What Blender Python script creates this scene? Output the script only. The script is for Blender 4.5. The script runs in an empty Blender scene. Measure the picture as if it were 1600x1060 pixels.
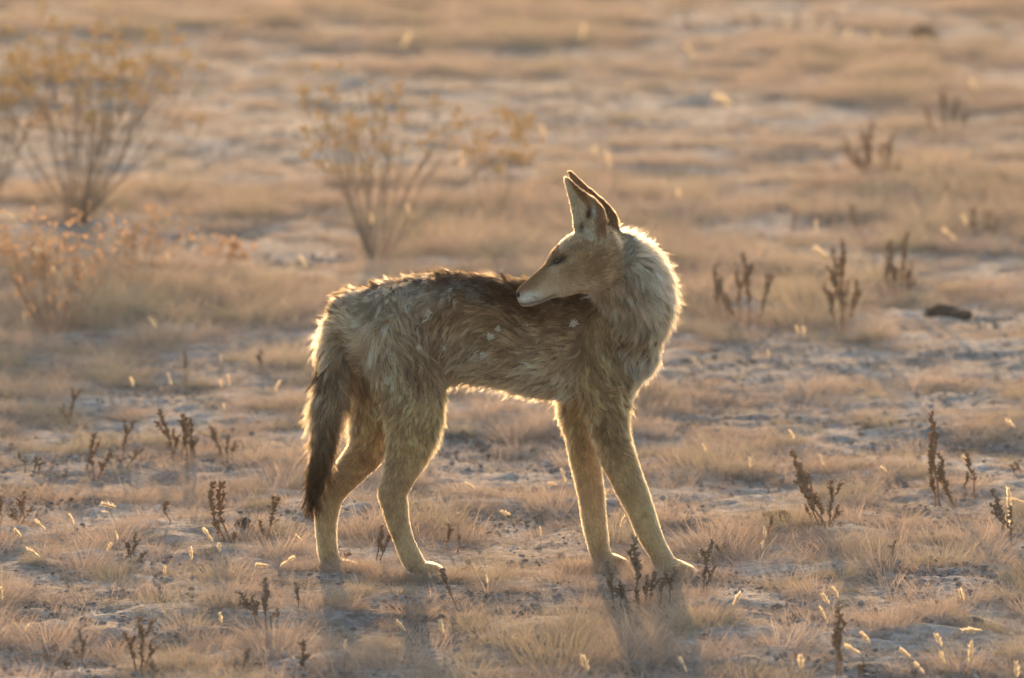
import bpy, bmesh, math, random
import numpy as np
from mathutils import Vector, Matrix
from mathutils.kdtree import KDTree
from mathutils.bvhtree import BVHTree

# ------------------------------------------------------------------ camera, sky, sun, exposure
scene = bpy.context.scene
COL = scene.collection
R = math.radians
CAM_D, CAM_H, F_PX = 11.0, 1.9, 8540.0          # distance to the animal, eye height, focal length in photo pixels
PITCH = math.atan(CAM_H / CAM_D) - math.atan((893 - 530) / F_PX)
cam_data = bpy.data.cameras.new('camera')
cam = bpy.data.objects.new('camera', cam_data)
COL.objects.link(cam)
cam.location = (0, -CAM_D, CAM_H)
cam.rotation_euler = (R(90) - PITCH, 0, 0)
cam_data.sensor_width = 36
cam_data.lens = 36 * F_PX / 1600
cam_data.clip_start = 0.1
cam_data.clip_end = 3000
cam_data.dof.use_dof = True
cam_data.dof.focus_distance = 11.0
cam_data.dof.aperture_fstop = 4.7
cam_data.dof.aperture_blades = 0
scene.camera = cam

SUN_EL, SUN_AZ = R(8.0), R(-4.0)               # azimuth from +Y towards +X: low behind the animal, a little to one side
world = bpy.data.worlds.new('World')
scene.world = world
world.use_nodes = True
wn = world.node_tree
wn.nodes.clear()
sky = wn.nodes.new('ShaderNodeTexSky')
sky.sky_type = 'NISHITA'
sky.sun_disc = False
sky.sun_elevation = SUN_EL
sky.sun_rotation = SUN_AZ
sky.air_density = 1.0
sky.dust_density = 2.0
bg = wn.nodes.new('ShaderNodeBackground')
bg.inputs['Strength'].default_value = 0.15
wo = wn.nodes.new('ShaderNodeOutputWorld')
wn.links.new(sky.outputs[0], bg.inputs[0])
wn.links.new(bg.outputs[0], wo.inputs[0])

sun_data = bpy.data.lights.new('sun', 'SUN')
sun_data.energy = 2.1
sun_data.angle = R(0.6)
sun_data.color = (1.0, 0.59, 0.28)
sun = bpy.data.objects.new('sun', sun_data)
COL.objects.link(sun)
sdir = Vector((math.sin(SUN_AZ) * math.cos(SUN_EL), math.cos(SUN_AZ) * math.cos(SUN_EL), math.sin(SUN_EL)))
sun.rotation_euler = sdir.to_track_quat('Z', 'Y').to_euler()
sun.location = sdir * 30

scene.view_settings.view_transform = 'Standard'
scene.view_settings.look = 'None'
scene.view_settings.gamma = 1
scene.view_settings.exposure = 1.66
scene.render.engine = 'CYCLES'
cy = scene.cycles
cy.max_bounces = 8
cy.diffuse_bounces = 3
cy.transmission_bounces = 8
cy.transparent_max_bounces = 8
cy.glossy_bounces = 4
cy.sample_clamp_indirect = 6
cy.use_denoising = True

# ------------------------------------------------------------------ pixel of the photograph -> point of the place
FWD = np.array((0, math.cos(PITCH), -math.sin(PITCH)))
UPV = np.array((0, math.sin(PITCH), math.cos(PITCH)))
CAMP = np.array((0, -CAM_D, CAM_H))
def ray(px, py):
    return FWD + np.array((1.0, 0, 0)) * ((px - 800) / F_PX) + UPV * ((530 - py) / F_PX)
def at(px, py, Y):
    d = ray(px, py)
    return CAMP + d * ((Y - CAMP[1]) / d[1])
def on_ground(px, py, z=0.0):
    d = ray(px, py)
    return CAMP + d * ((z - CAMP[2]) / d[2])
def to_px(P):
    v = np.asarray(P) - CAMP
    z = v @ FWD
    return np.stack([800 + F_PX * v[..., 0] / z, 530 - F_PX * (v @ UPV) / z], -1)

# ------------------------------------------------------------------ noise
def _hash(ix, iy, iz, seed):
    h = (ix.astype(np.int64) * 374761393 + iy.astype(np.int64) * 668265263 + iz.astype(np.int64) * 2147483647 + seed * 974711) & 0xFFFFFFFF
    h = ((h ^ (h >> 13)) * 1274126177) & 0xFFFFFFFF
    h = h ^ (h >> 16)
    return (h & 0xFFFF) / 65535.0
def vnoise(P, scale, seed=0):
    P = np.asarray(P, float) / scale
    I = np.floor(P).astype(np.int64)
    F = P - I
    F = F * F * (3 - 2 * F)
    out = np.zeros(len(P))
    for dx in (0, 1):
        for dy in (0, 1):
            for dz in (0, 1):
                w = (F[:, 0] if dx else 1 - F[:, 0]) * (F[:, 1] if dy else 1 - F[:, 1]) * (F[:, 2] if dz else 1 - F[:, 2])
                out += w * _hash(I[:, 0] + dx, I[:, 1] + dy, I[:, 2] + dz, seed)
    return out * 2 - 1
def fbm(P, scale, octaves=4, seed=0, gain=0.5):
    s = np.zeros(len(P)); a = 1.0; t = 0
    for o in range(octaves):
        s += a * vnoise(P, scale / 2 ** o, seed + o * 17); t += a; a *= gain
    return s / t

# ------------------------------------------------------------------ object helpers
def link(name, data, parent=None, loc=None):
    o = bpy.data.objects.new(name, data)
    COL.objects.link(o)
    if parent is not None:
        o.parent = parent
    if loc is not None:
        o.location = loc
    return o
def tag(o, label=None, category=None, group=None, kind=None):
    if label: o['label'] = label
    if category: o['category'] = category
    if group: o['group'] = group
    if kind: o['kind'] = kind
    return o
def mesh_from(name, V, Fc, mat=None, smooth=False):
    me = bpy.data.meshes.new(name)
    me.from_pydata([tuple(v) for v in V], [], [tuple(f) for f in Fc])
    if smooth:
        me.shade_smooth()
    if mat: me.materials.append(mat)
    return me
def fast_mesh(name, V, F, mat=None, smooth=False):
    """V (n,3); F list of arrays (m,k) of polygons"""
    me = bpy.data.meshes.new(name)
    V = np.asarray(V, np.float32)
    me.vertices.add(len(V)); me.vertices.foreach_set('co', V.ravel())
    idx = np.concatenate([f.ravel() for f in F]).astype(np.int32)
    cnt = np.concatenate([np.full(len(f), f.shape[1], np.int32) for f in F])
    start = np.concatenate([[0], np.cumsum(cnt)[:-1]]).astype(np.int32)
    me.loops.add(len(idx)); me.loops.foreach_set('vertex_index', idx)
    me.polygons.add(len(cnt)); me.polygons.foreach_set('loop_start', start)
    me.polygons.foreach_set('loop_total', cnt)
    me.update(calc_edges=True)
    me.validate()
    if smooth: me.shade_smooth()
    if mat: me.materials.append(mat)
    return me
def color_attr(me, name, C):
    a = me.attributes.new(name, 'FLOAT_COLOR', 'POINT')
    C = np.asarray(C, np.float32)
    if C.shape[1] == 3: C = np.concatenate([C, np.ones((len(C), 1), np.float32)], 1)
    a.data.foreach_set('color', C.ravel())

# ------------------------------------------------------------------ materials
def new_mat(name):
    m = bpy.data.materials.new(name)
    m.use_nodes = True
    m.node_tree.nodes.clear()
    return m, m.node_tree.nodes, m.node_tree.links
def mat_leaf(name, c1, c2, trans=0.5, rough=0.6, attr=True, tsat=1.15):
    """thin dry plant matter: reflects and lets light through; colour varies by blade and by plant"""
    m, N, L = new_mat(name)
    out = N.new('ShaderNodeOutputMaterial')
    ob = N.new('ShaderNodeObjectInfo')
    mix = N.new('ShaderNodeMix'); mix.data_type = 'RGBA'
    mix.inputs[6].default_value = (*c1, 1); mix.inputs[7].default_value = (*c2, 1)
    if attr:
        at_ = N.new('ShaderNodeAttribute'); at_.attribute_name = 'shade'
        ad = N.new('ShaderNodeMath'); ad.operation = 'MULTIPLY_ADD'
        L.new(ob.outputs['Random'], ad.inputs[0]); ad.inputs[1].default_value = 0.5
        sub = N.new('ShaderNodeMath'); sub.operation = 'MULTIPLY'
        L.new(at_.outputs['Fac'], sub.inputs[0]); sub.inputs[1].default_value = 0.6
        L.new(sub.outputs[0], ad.inputs[2])
        L.new(ad.outputs[0], mix.inputs[0])
    else:
        no = N.new('ShaderNodeTexNoise'); no.inputs['Scale'].default_value = 60
        tc = N.new('ShaderNodeTexCoord'); L.new(tc.outputs['Object'], no.inputs['Vector'])
        L.new(no.outputs[0], mix.inputs[0])
    d = N.new('ShaderNodeBsdfPrincipled')
    d.inputs['Roughness'].default_value = rough
    d.inputs['Specular IOR Level'].default_value = 0.35
    L.new(mix.outputs[2], d.inputs['Base Color'])
    if trans > 0:
        t = N.new('ShaderNodeBsdfTranslucent')
        hs = N.new('ShaderNodeHueSaturation'); hs.inputs['Saturation'].default_value = tsat
        L.new(mix.outputs[2], hs.inputs['Color']); L.new(hs.outputs[0], t.inputs['Color'])
        mx = N.new('ShaderNodeMixShader'); mx.inputs[0].default_value = trans
        L.new(d.outputs[0], mx.inputs[1]); L.new(t.outputs[0], mx.inputs[2])
        L.new(mx.outputs[0], out.inputs[0])
    else:
        L.new(d.outputs[0], out.inputs[0])
    return m
def mat_plain(name, col, rough=0.5, spec=0.4, noise=0.15, scale=80):
    m, N, L = new_mat(name)
    out = N.new('ShaderNodeOutputMaterial'); d = N.new('ShaderNodeBsdfPrincipled')
    no = N.new('ShaderNodeTexNoise'); no.inputs['Scale'].default_value = scale
    tc = N.new('ShaderNodeTexCoord'); L.new(tc.outputs['Object'], no.inputs['Vector'])
    mix = N.new('ShaderNodeMix'); mix.data_type = 'RGBA'
    mix.inputs[6].default_value = (*[c * (1 - noise) for c in col], 1)
    mix.inputs[7].default_value = (*[min(1, c * (1 + noise)) for c in col], 1)
    L.new(no.outputs[0], mix.inputs[0]); L.new(mix.outputs[2], d.inputs['Base Color'])
    d.inputs['Roughness'].default_value = rough
    d.inputs['Specular IOR Level'].default_value = spec
    L.new(d.outputs[0], out.inputs[0])
    return m
def mat_soil():
    m, N, L = new_mat('pale_silt_soil')
    out = N.new('ShaderNodeOutputMaterial'); d = N.new('ShaderNodeBsdfPrincipled')
    tc = N.new('ShaderNodeTexCoord')
    n1 = N.new('ShaderNodeTexNoise'); n1.inputs['Scale'].default_value = 3.0; n1.inputs['Detail'].default_value = 8
    n2 = N.new('ShaderNodeTexNoise'); n2.inputs['Scale'].default_value = 45; n2.inputs['Detail'].default_value = 6
    for n in (n1, n2): L.new(tc.outputs['Object'], n.inputs['Vector'])
    r1 = N.new('ShaderNodeValToRGB')
    r1.color_ramp.elements[0].position = 0.34; r1.color_ramp.elements[0].color = (0.22, 0.185, 0.165, 1)
    r1.color_ramp.elements[1].position = 0.62; r1.color_ramp.elements[1].color = (0.46, 0.42, 0.39, 1)
    L.new(n1.outputs[0], r1.inputs[0])
    r2 = N.new('ShaderNodeValToRGB')
    r2.color_ramp.elements[0].position = 0.3; r2.color_ramp.elements[0].color = (0.55, 0.52, 0.48, 1)
    r2.color_ramp.elements[1].position = 0.65; r2.color_ramp.elements[1].color = (1.15, 1.12, 1.1, 1)
    L.new(n2.outputs[0], r2.inputs[0])
    mul = N.new('ShaderNodeMix'); mul.data_type = 'RGBA'; mul.blend_type = 'MULTIPLY'; mul.inputs[0].default_value = 1
    L.new(r1.outputs[0], mul.inputs[6]); L.new(r2.outputs[0], mul.inputs[7])
    L.new(mul.outputs[2], d.inputs['Base Color'])
    d.inputs['Roughness'].default_value = 0.95
    d.inputs['Specular IOR Level'].default_value = 0.1
    b = N.new('ShaderNodeBump'); b.inputs['Strength'].default_value = 1.0; b.inputs['Distance'].default_value = 0.02
    n3 = N.new('ShaderNodeTexNoise'); n3.inputs['Scale'].default_value = 90; n3.inputs['Detail'].default_value = 8
    L.new(tc.outputs['Object'], n3.inputs['Vector']); L.new(n3.outputs[0], b.inputs['Height'])
    L.new(b.outputs[0], d.inputs['Normal'])
    L.new(d.outputs[0], out.inputs[0])
    return m

M_SOIL = mat_soil()
M_GRASS = mat_leaf('dry_straw_grass', (0.33, 0.245, 0.19), (0.52, 0.42, 0.345), 0.5, tsat=1.0)
M_GRASSG = mat_leaf('dry_olive_grass', (0.29, 0.235, 0.165), (0.46, 0.39, 0.29), 0.45, tsat=1.0)
M_LITTER = mat_leaf('grass_litter', (0.20, 0.155, 0.11), (0.42, 0.35, 0.26), 0.25)
M_WEED = mat_leaf('dried_weed_brown', (0.30, 0.19, 0.12), (0.52, 0.355, 0.225), 0.45, attr=False)
M_WEEDD = mat_leaf('dried_weed_dark', (0.22, 0.155, 0.115), (0.42, 0.30, 0.21), 0.35, attr=False)
M_SEED = mat_leaf('silky_seed_head', (0.74, 0.62, 0.44), (0.88, 0.78, 0.60), 0.65, attr=False, tsat=1.0)
M_STRAW = mat_leaf('straw_stem', (0.36, 0.28, 0.16), (0.55, 0.45, 0.28), 0.4, attr=False)
M_TWIG = mat_leaf('shrub_twig', (0.22, 0.16, 0.12), (0.40, 0.30, 0.22), 0.2, attr=False)
M_FLOWER = mat_leaf('dry_flower_head', (0.64, 0.50, 0.29), (0.86, 0.73, 0.48), 0.6, attr=False)
M_REDLEAF = mat_leaf('dry_red_leaf', (0.32, 0.19, 0.12), (0.56, 0.42, 0.29), 0.5, attr=False)
M_BUR = mat_leaf('pale_bur', (0.46, 0.40, 0.30), (0.68, 0.61, 0.48), 0.35, attr=False)
M_CLOD = mat_plain('dark_clod', (0.085, 0.06, 0.045), 0.95, 0.1, 0.4, 40)
M_EYE = mat_plain('eye_dark', (0.010, 0.006, 0.004), 0.25, 0.3, 0.1)
M_NOSE = mat_plain('nose_leather', (0.012, 0.011, 0.011), 0.6, 0.25, 0.3, 400)
M_WHISK = mat_plain('whisker', (0.03, 0.025, 0.02), 0.4, 0.4, 0.1)

# ------------------------------------------------------------------ ground
def axis_coords(lo, hi, step, far, grow=1.22):
    c = list(np.arange(lo, hi + 1e-6, step))
    d = step
    while c[-1] < far:
        d *= grow; c.append(c[-1] + d)
    d = step; left = [c[0]]
    while left[-1] > -far:
        d *= grow; left.append(left[-1] - d)
    return np.array(left[:0:-1] + c)
def ground_h(P2):
    P = np.stack([P2[:, 0], P2[:, 1], np.zeros(len(P2))], 1)
    near = np.exp(-np.maximum(0, np.hypot(P2[:, 0], P2[:, 1] - 6) - 16) / 12)
    h = 0.030 * fbm(P, 1.6, 2, 5) + 0.020 * fbm(P, 0.35, 3, 9)
    # level where the animal stands
    foot = np.exp(-((P2[:, 0] / 0.6) ** 2 + (P2[:, 1] / 0.35) ** 2))
    h = h * (1 - 0.85 * foot)
    h += (0.016 * np.abs(fbm(P, 0.11, 2, 31)) + 0.006 * np.abs(vnoise(P, 0.04, 33))) * (1 - 0.5 * foot)
    return h * near
def graded(lo, hi, s0, s1, far):
    """fine in the middle band, coarser outwards, to the horizon"""
    c = list(np.arange(lo, hi, s0)); st = s0
    a = [c[-1]]
    while a[-1] < far:
        st = min(st * 1.03, s1) if a[-1] < 19 else st * 1.25
        a.append(a[-1] + st)
    st = s0; b = [c[0]]
    while b[-1] > -far:
        st = min(st * 1.03, s1) if b[-1] > -5 else st * 1.25
        b.append(b[-1] - st)
    return np.array(b[:0:-1] + c + a[1:])
gx = graded(-1.6, 1.6, 0.016, 0.06, 1200)
gy = graded(-1.5, 3.0, 0.018, 0.06, 1200)
GX, GY = np.meshgrid(gx, gy)
P2 = np.stack([GX.ravel(), GY.ravel()], 1)
gv = np.concatenate([P2, ground_h(P2)[:, None]], 1)
nx, ny = len(gx), len(gy)
ii = np.arange(nx * ny).reshape(ny, nx)
gf = np.stack([ii[:-1, :-1].ravel(), ii[:-1, 1:].ravel(), ii[1:, 1:].ravel(), ii[1:, :-1].ravel()], 1)
ground = link('ground', fast_mesh('ground', gv, [gf], M_SOIL, True))
tag(ground, kind='structure', label='pale silty bare soil of the dry plain')
def gz(x, y):
    return float(ground_h(np.array([[x, y]]))[0])

# ------------------------------------------------------------------ grass tussocks
def blades(rng, n, Rr, h, lean, w, droop, segs=3, core=0.55, flat=False):
    ang = rng.uniform(0, 2 * np.pi, n); seed_off = rng.uniform(0, 6)
    rad = Rr * core * np.sqrt(rng.uniform(0, 1, n))
    root = np.stack([np.cos(ang) * rad, np.sin(ang) * rad, np.full(n, -0.012)], 1)
    a2 = ang + rng.normal(0, 0.7, n)
    ln = h * (0.35 + 0.9 * rng.uniform(0, 1, n) ** 1.3) * (1 - 0.35 * (rad / Rr)) * (1 + 0.35 * np.sin(3 * ang + seed_off) * np.sin(2 * ang + 1 + seed_off))
    tilt = np.clip(lean * (0.25 + rad / (Rr * core)) * rng.uniform(0.4, 1.3, n), 0, 1.45)
    out = np.stack([np.cos(a2), np.sin(a2), np.zeros(n)], 1)
    up = np.array((0, 0, 1.0))
    ts = np.linspace(0, 1, segs + 1)
    pos = [root]
    for k in range(segs):
        tt = np.clip(tilt + droop * ts[k + 1] ** 1.5 * rng.uniform(0.3, 1.4, n), 0, 1.9)
        d = out * np.sin(tt)[:, None] + up * np.cos(tt)[:, None]
        pos.append(pos[-1] + d * (ln / segs)[:, None])
    side = np.cross(out, up) * np.cos(rng.uniform(0, np.pi, n))[:, None] + out * np.sin(rng.uniform(0, np.pi, n))[:, None]
    side = side * (w * rng.uniform(0.6, 1.4, n))[:, None] * 0.5
    V = []
    for k in range(segs):
        t = 1 - 0.55 * ts[k]
        V += [pos[k] - side * t, pos[k] + side * t]
    V.append(pos[segs])
    V = np.stack(V, 1)                       # n, 2*segs+1, 3
    m = 2 * segs + 1
    base = (np.arange(n) * m)[:, None]
    Q = np.concatenate([base + np.array([2 * k, 2 * k + 1, 2 * k + 3, 2 * k + 2]) for k in range(segs - 1)])
    T = base + np.array([2 * segs - 2, 2 * segs - 1, 2 * segs])
    sh = np.repeat(rng.uniform(0, 1, n), m)
    return V.reshape(-1, 3), Q, T, sh
def tuft_mesh(name, seed, specs, mat):
    rng = np.random.default_rng(seed)
    VV, QQ, TT, SS, off = [], [], [], [], 0
    for sp in specs:
        V, Q, T, s = blades(rng, **sp)
        VV.append(V); QQ.append(Q + off); TT.append(T + off); SS.append(s); off += len(V)
    me = fast_mesh(name, np.concatenate(VV), [np.concatenate(QQ), np.concatenate(TT)], mat)
    a = me.attributes.new('shade', 'FLOAT', 'POINT')
    a.data.foreach_set('value', np.concatenate(SS).astype(np.float32))
    return me
TUFTS = []          # (mesh, radius, height, kind)
for k in range(8):      # rounded fine mounds
    r_, h_ = 0.060 + 0.012 * (k % 4), 0.058 + 0.008 * (k % 3)
    TUFTS.append((tuft_mesh('tussock_mound', 100 + k, [
        dict(n=820, Rr=r_, h=h_ * .9, lean=0.95, w=0.0008, droop=0.55, core=0.75),
        dict(n=110, Rr=r_, h=h_ * 1.25, lean=0.75, w=0.0007, droop=0.5, core=0.6),
        dict(n=260, Rr=r_ * 1.1, h=h_ * 0.55, lean=1.25, w=0.0013, droop=0.6, core=0.85)], M_GRASS if k % 4 else M_GRASSG), r_, h_, 'mound'))
for k in range(5):      # taller wispy tufts
    r_, h_ = 0.055 + 0.01 * (k % 3), 0.10 + 0.012 * (k % 3)
    TUFTS.append((tuft_mesh('tussock_wispy', 200 + k, [
        dict(n=520, Rr=r_, h=h_ * .85, lean=0.7, w=0.0008, droop=0.6, core=0.7),
        dict(n=300, Rr=r_ * 1.3, h=h_ * 0.5, lean=1.1, w=0.0012, droop=0.5, core=0.8)], M_GRASS if k % 2 else M_GRASSG), r_, h_, 'wispy'))
for k in range(5):      # low mats
    r_, h_ = 0.11 + 0.015 * (k % 3), 0.034 + 0.005 * (k % 3)
    TUFTS.append((tuft_mesh('tussock_mat', 300 + k, [
        dict(n=900, Rr=r_, h=h_, lean=0.95, w=0.0011, droop=0.6, core=0.9)], M_GRASS if k % 3 else M_GRASSG), r_, h_, 'mat'))
for k in range(5):      # small scruffy tufts
    r_, h_ = 0.04 + 0.006 * (k % 3), 0.034 + 0.006 * (k % 3)
    TUFTS.append((tuft_mesh('tussock_small', 350 + k, [
        dict(n=340, Rr=r_, h=h_, lean=0.8, w=0.0009, droop=0.6, core=0.8),
        dict(n=30, Rr=r_, h=h_ * 1.6, lean=0.6, w=0.0009, droop=0.6, core=0.8)], M_GRASS if k % 3 else M_GRASSG), r_, h_, 'small'))
LITTER = []
for k in range(4):      # sparse short bits on the soil
    LITTER.append(tuft_mesh('litter', 400 + k, [
        dict(n=70, Rr=0.16, h=0.030, lean=1.5, w=0.0013, droop=0.5, core=1.0),
        dict(n=60, Rr=0.16, h=0.016, lean=0.8, w=0.0012, droop=0.6, core=1.0)], M_LITTER))

def crumb_mesh(seed):
    g = np.random.default_rng(seed); VV, FF, n0 = [], [], 0
    bm = bmesh.new(); bmesh.ops.create_icosphere(bm, subdivisions=1, radius=1)
    U = np.array([v.co[:] for v in bm.verts]); T = [tuple(v.index for v in f.verts) for f in bm.faces]; bm.free()
    for k in range(60):
        r = 0.002 + 0.006 * g.uniform() ** 3
        V = U * (r * g.uniform(.6, 1.35, (len(U), 1))) * np.array((1, 1, .6)) + np.array((*g.normal(0, .09, 2), r * .15))
        VV.append(V); FF += [tuple(i + n0 for i in t) for t in T]; n0 += len(V)
    return mesh_from('crumb', np.concatenate(VV), FF, M_SOIL)
for k in range(3): LITTER.append(crumb_mesh(450 + k))
# bare patches of soil seen between the tussocks: photo pixel, half-width in px
BARE = [(30, 915, 60), (150, 765, 60), (180, 990, 60), (420, 690, 45), (740, 745, 75), (690, 690, 45), (600, 950, 35), (700, 930, 45),
        (1370, 840, 50), (1390, 970, 42), (1240, 800, 50), (850, 735, 60), (1340, 690, 80), (1130, 640, 60), (1460, 560, 90), (350, 545, 60),
        (470, 530, 50), (130, 540, 60), (1480, 500, 110), (900, 180, 90), (1230, 180, 120), (770, 290, 80), (1560, 130, 110), (300, 130, 60),
        (850, 985, 60), (1200, 990, 30), (560, 1000, 60), (100, 700, 45), (1560, 690, 60), (1180, 500, 40), (1550, 420, 70), (420, 210, 60)]
BG = np.array([(*on_ground(x, y)[:2], w * np.linalg.norm(on_ground(x, y) - CAMP) / F_PX) for x, y, w in BARE])
def bare_amount(P2):
    b = np.zeros(len(P2))
    for x, y, w in BG:
        e = ((P2[:, 0] - x) / w) ** 2 + ((P2[:, 1] - y) / (w * 1.9)) ** 2
        b = np.maximum(b, np.exp(-e * 1.2))
    return b
rng = np.random.default_rng(7)
# candidate positions over the visible wedge with margins
cand = []
Ys = rng.uniform(-1.9, 18.5, 90000)
half = (Ys + CAM_D) * (800 / F_PX) * 1.06 + 0.75
Xs = rng.uniform(-1, 1, 90000) * 3.6
keep = np.abs(Xs) < half
cand = np.stack([Xs[keep], Ys[keep]], 1)
P3 = np.concatenate([cand, np.zeros((len(cand), 1))], 1)
far_ = np.clip((cand[:, 1] - 3) / 4, 0, 1)
near_ = np.exp(-((cand[:, 0] - .75) / .5) ** 2 - ((cand[:, 1] + .8) / .7) ** 2)
cover = 0.60 + 0.18 * near_ - 0.32 * far_ + 0.5 * far_ * vnoise(P3, 1.5, 75) + 0.55 * fbm(P3, 0.8, 2, 77) + 0.5 * vnoise(P3, 0.22, 79) - 0.8 * bare_amount(cand)
order_ok = []
cell = {}
def far_enough(x, y, dmin):
    i, j = int(math.floor(x / 0.1)), int(math.floor(y / 0.1))
    k = int(math.ceil(dmin / 0.1))
    for a in range(i - k, i + k + 1):
        for b in range(j - k, j + k + 1):
            for (u, v) in cell.get((a, b), ()):
                if (u - x) ** 2 + (v - y) ** 2 < dmin * dmin: return False
    return True
PAWS = [at(660, 890, -0.075), at(525, 885, 0.03), at(1060, 893, -0.06), at(950, 878, 0.05)]
placed = []
for (x, y), c, u in zip(cand, cover, rng.uniform(0, 1, len(cand))):
    if u > max(0.04, min(1, 1.9 * (c - 0.1))): continue
    dm = 0.068
    if not far_enough(x, y, dm): continue
    if any(math.hypot(x - p[0], (y - p[1])) < 0.06 for p in PAWS): continue
    cell.setdefault((int(math.floor(x / 0.1)), int(math.floor(y / 0.1))), []).append((x, y))
    r_ = rng.uniform()
    if c > 0.5:
        k = rng.integers(0, 8) if r_ < 0.55 else rng.integers(8, 13) if r_ < 0.68 else rng.integers(13, 18) if r_ < 0.8 else rng.integers(18, 23)
    else:
        k = rng.integers(13, 18) if r_ < 0.25 else rng.integers(0, 8) if r_ < .35 else rng.integers(18, 23)
    s = rng.uniform(0.6, 1.3) * (0.7 + 0.45 * min(1.2, max(0, c)))
    if y > 4: s *= 1.4
    if abs(y + 0.12) < 0.3 and abs(x) < 0.55: s *= 0.8
    placed.append((x, y, int(k), s, rng.uniform(0, 6.283)))
print('tussocks', len(placed))
# the 300 that show largest stand as objects of their own; the rest is one mass
LAB = {'mound': ('rounded mound of fine dry straw grass among the other tussocks on the soil', 'rounded grass tussocks'),
       'wispy': ('taller wispy tuft of thin dry grass standing up from the soil', 'wispy grass tufts')}
def show(p):
    q = to_px(np.array([p[0], p[1], 0.03]))
    inside = -20 < q[0] < 1620 and 0 < q[1] < 1075
    return (TUFTS[p[2]][1] * p[3]) / (p[1] + CAM_D) if inside and TUFTS[p[2]][3] in LAB else 0
placed.sort(key=show, reverse=True)
TUSS = []
for p in placed[:300]:
    me, r_, h_, kd = TUFTS[p[2]]
    o = link('grass_tussock', me, loc=(p[0], p[1], gz(p[0], p[1])))
    o.rotation_euler = (0, 0, p[4]); o.scale = (p[3], p[3], p[3] * (0.9 + 0.2 * math.sin(p[4] * 7)))
    big = r_ * p[3]
    hue = 'olive tinged' if me.materials[0] == M_GRASSG else 'straw coloured'
    lab = f"{'wide' if big > .075 else 'small'} {hue} {'rounded mound' if kd == 'mound' else 'wispy upright tuft'} of fine dry grass on the soil"
    tag(o, lab, 'grass tussock', lab.replace(' of fine dry grass on the soil', 's'))
    TUSS.append(o)
# mass of remaining tussocks + litter, instanced on points
srcs = bpy.data.collections.new('grass_sources')
src_n = 0
for me in [t[0] for t in TUFTS] + LITTER:
    o = bpy.data.objects.new('src_%02d' % src_n, me); srcs.objects.link(o); src_n += 1
def scatter_stuff(name, pts, label):
    """pts rows: x,y,z,index,scale,rot"""
    pts = np.array(pts, float)
    me = bpy.data.meshes.new(name)
    me.vertices.add(len(pts)); me.vertices.foreach_set('co', pts[:, :3].astype(np.float32).ravel())
    for nm, ty, col in (('idx', 'INT', 3), ('scl', 'FLOAT', 4), ('rot', 'FLOAT', 5)):
        a = me.attributes.new(nm, ty, 'POINT')
        a.data.foreach_set('value', pts[:, col].astype(np.int32 if ty == 'INT' else np.float32))
    o = link(name, me)
    ng = bpy.data.node_groups.new(name, 'GeometryNodeTree')
    ng.interface.new_socket('Geometry', in_out='INPUT', socket_type='NodeSocketGeometry')
    ng.interface.new_socket('Geometry', in_out='OUTPUT', socket_type='NodeSocketGeometry')
    N, L = ng.nodes, ng.links
    gi, go = N.new('NodeGroupInput'), N.new('NodeGroupOutput')
    ci = N.new('GeometryNodeCollectionInfo'); ci.inputs[0].default_value = srcs
    ci.inputs['Separate Children'].default_value = True; ci.inputs['Reset Children'].default_value = True
    inst = N.new('GeometryNodeInstanceOnPoints'); inst.inputs['Pick Instance'].default_value = True
    def attr(nm, ty):
        a = N.new('GeometryNodeInputNamedAttribute'); a.data_type = ty; a.inputs['Name'].default_value = nm
        return a.outputs['Attribute']
    L.new(gi.outputs[0], inst.inputs['Points']); L.new(ci.outputs[0], inst.inputs['Instance'])
    L.new(attr('idx', 'INT'), inst.inputs['Instance Index'])
    cmb = N.new('ShaderNodeCombineXYZ'); L.new(attr('rot', 'FLOAT'), cmb.inputs['Z'])
    e2r = N.new('FunctionNodeEulerToRotation'); L.new(cmb.outputs[0], e2r.inputs[0])
    L.new(e2r.outputs[0], inst.inputs['Rotation'])
    L.new(attr('scl', 'FLOAT'), inst.inputs['Scale'])
    L.new(inst.outputs[0], go.inputs[0])
    md = o.modifiers.new('scatter', 'NODES'); md.node_group = ng
    tag(o, label, kind='stuff')
    return o
rest = placed[300:]
for p in PAWS:      # short grass around the paws
    for k in range(10):
        a = rng.uniform(0, 6.283); rest.append((p[0] + .07 * math.cos(a), p[1] - .04 + .035 * math.sin(a), int(rng.integers(18, 23)), rng.uniform(.7, 1.15), a))
    for k in range(7):
        a = rng.uniform(0, 6.283); rest.append((p[0] + rng.uniform(-.08, .08), p[1] - rng.uniform(.045, .1), int(rng.integers(0, 8)), rng.uniform(.55, .8), a))
rz = ground_h(np.array([(p[0], p[1]) for p in rest]))
pts = [(p[0], p[1], z, p[2], p[3], p[4]) for p, z in zip(rest, rz)]
scatter_stuff('dry_grass', pts, 'thin short dry grass covering the plain between and beyond the tussocks')
nl = 8000
ly = rng.uniform(-1.9, 15, nl); lx = rng.uniform(-1, 1, nl) * ((ly + CAM_D) * (800 / F_PX) * 1.06 + 0.6)
lz = ground_h(np.stack([lx, ly], 1))
scatter_stuff('grass_litter', [(x, y, z, 23 + int(rng.choice(7, p=[.2, .2, .2, .2, .07, .07, .06])), rng.uniform(0.6, 1.3), rng.uniform(0, 6.28)) for x, y, z in zip(lx, ly, lz)],
              'broken bits of dry grass and soil crumbs strewn over the bare soil')

# ------------------------------------------------------------------ the animal: one continuous body
MM = 1.3 / 1000 * 1.005
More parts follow.
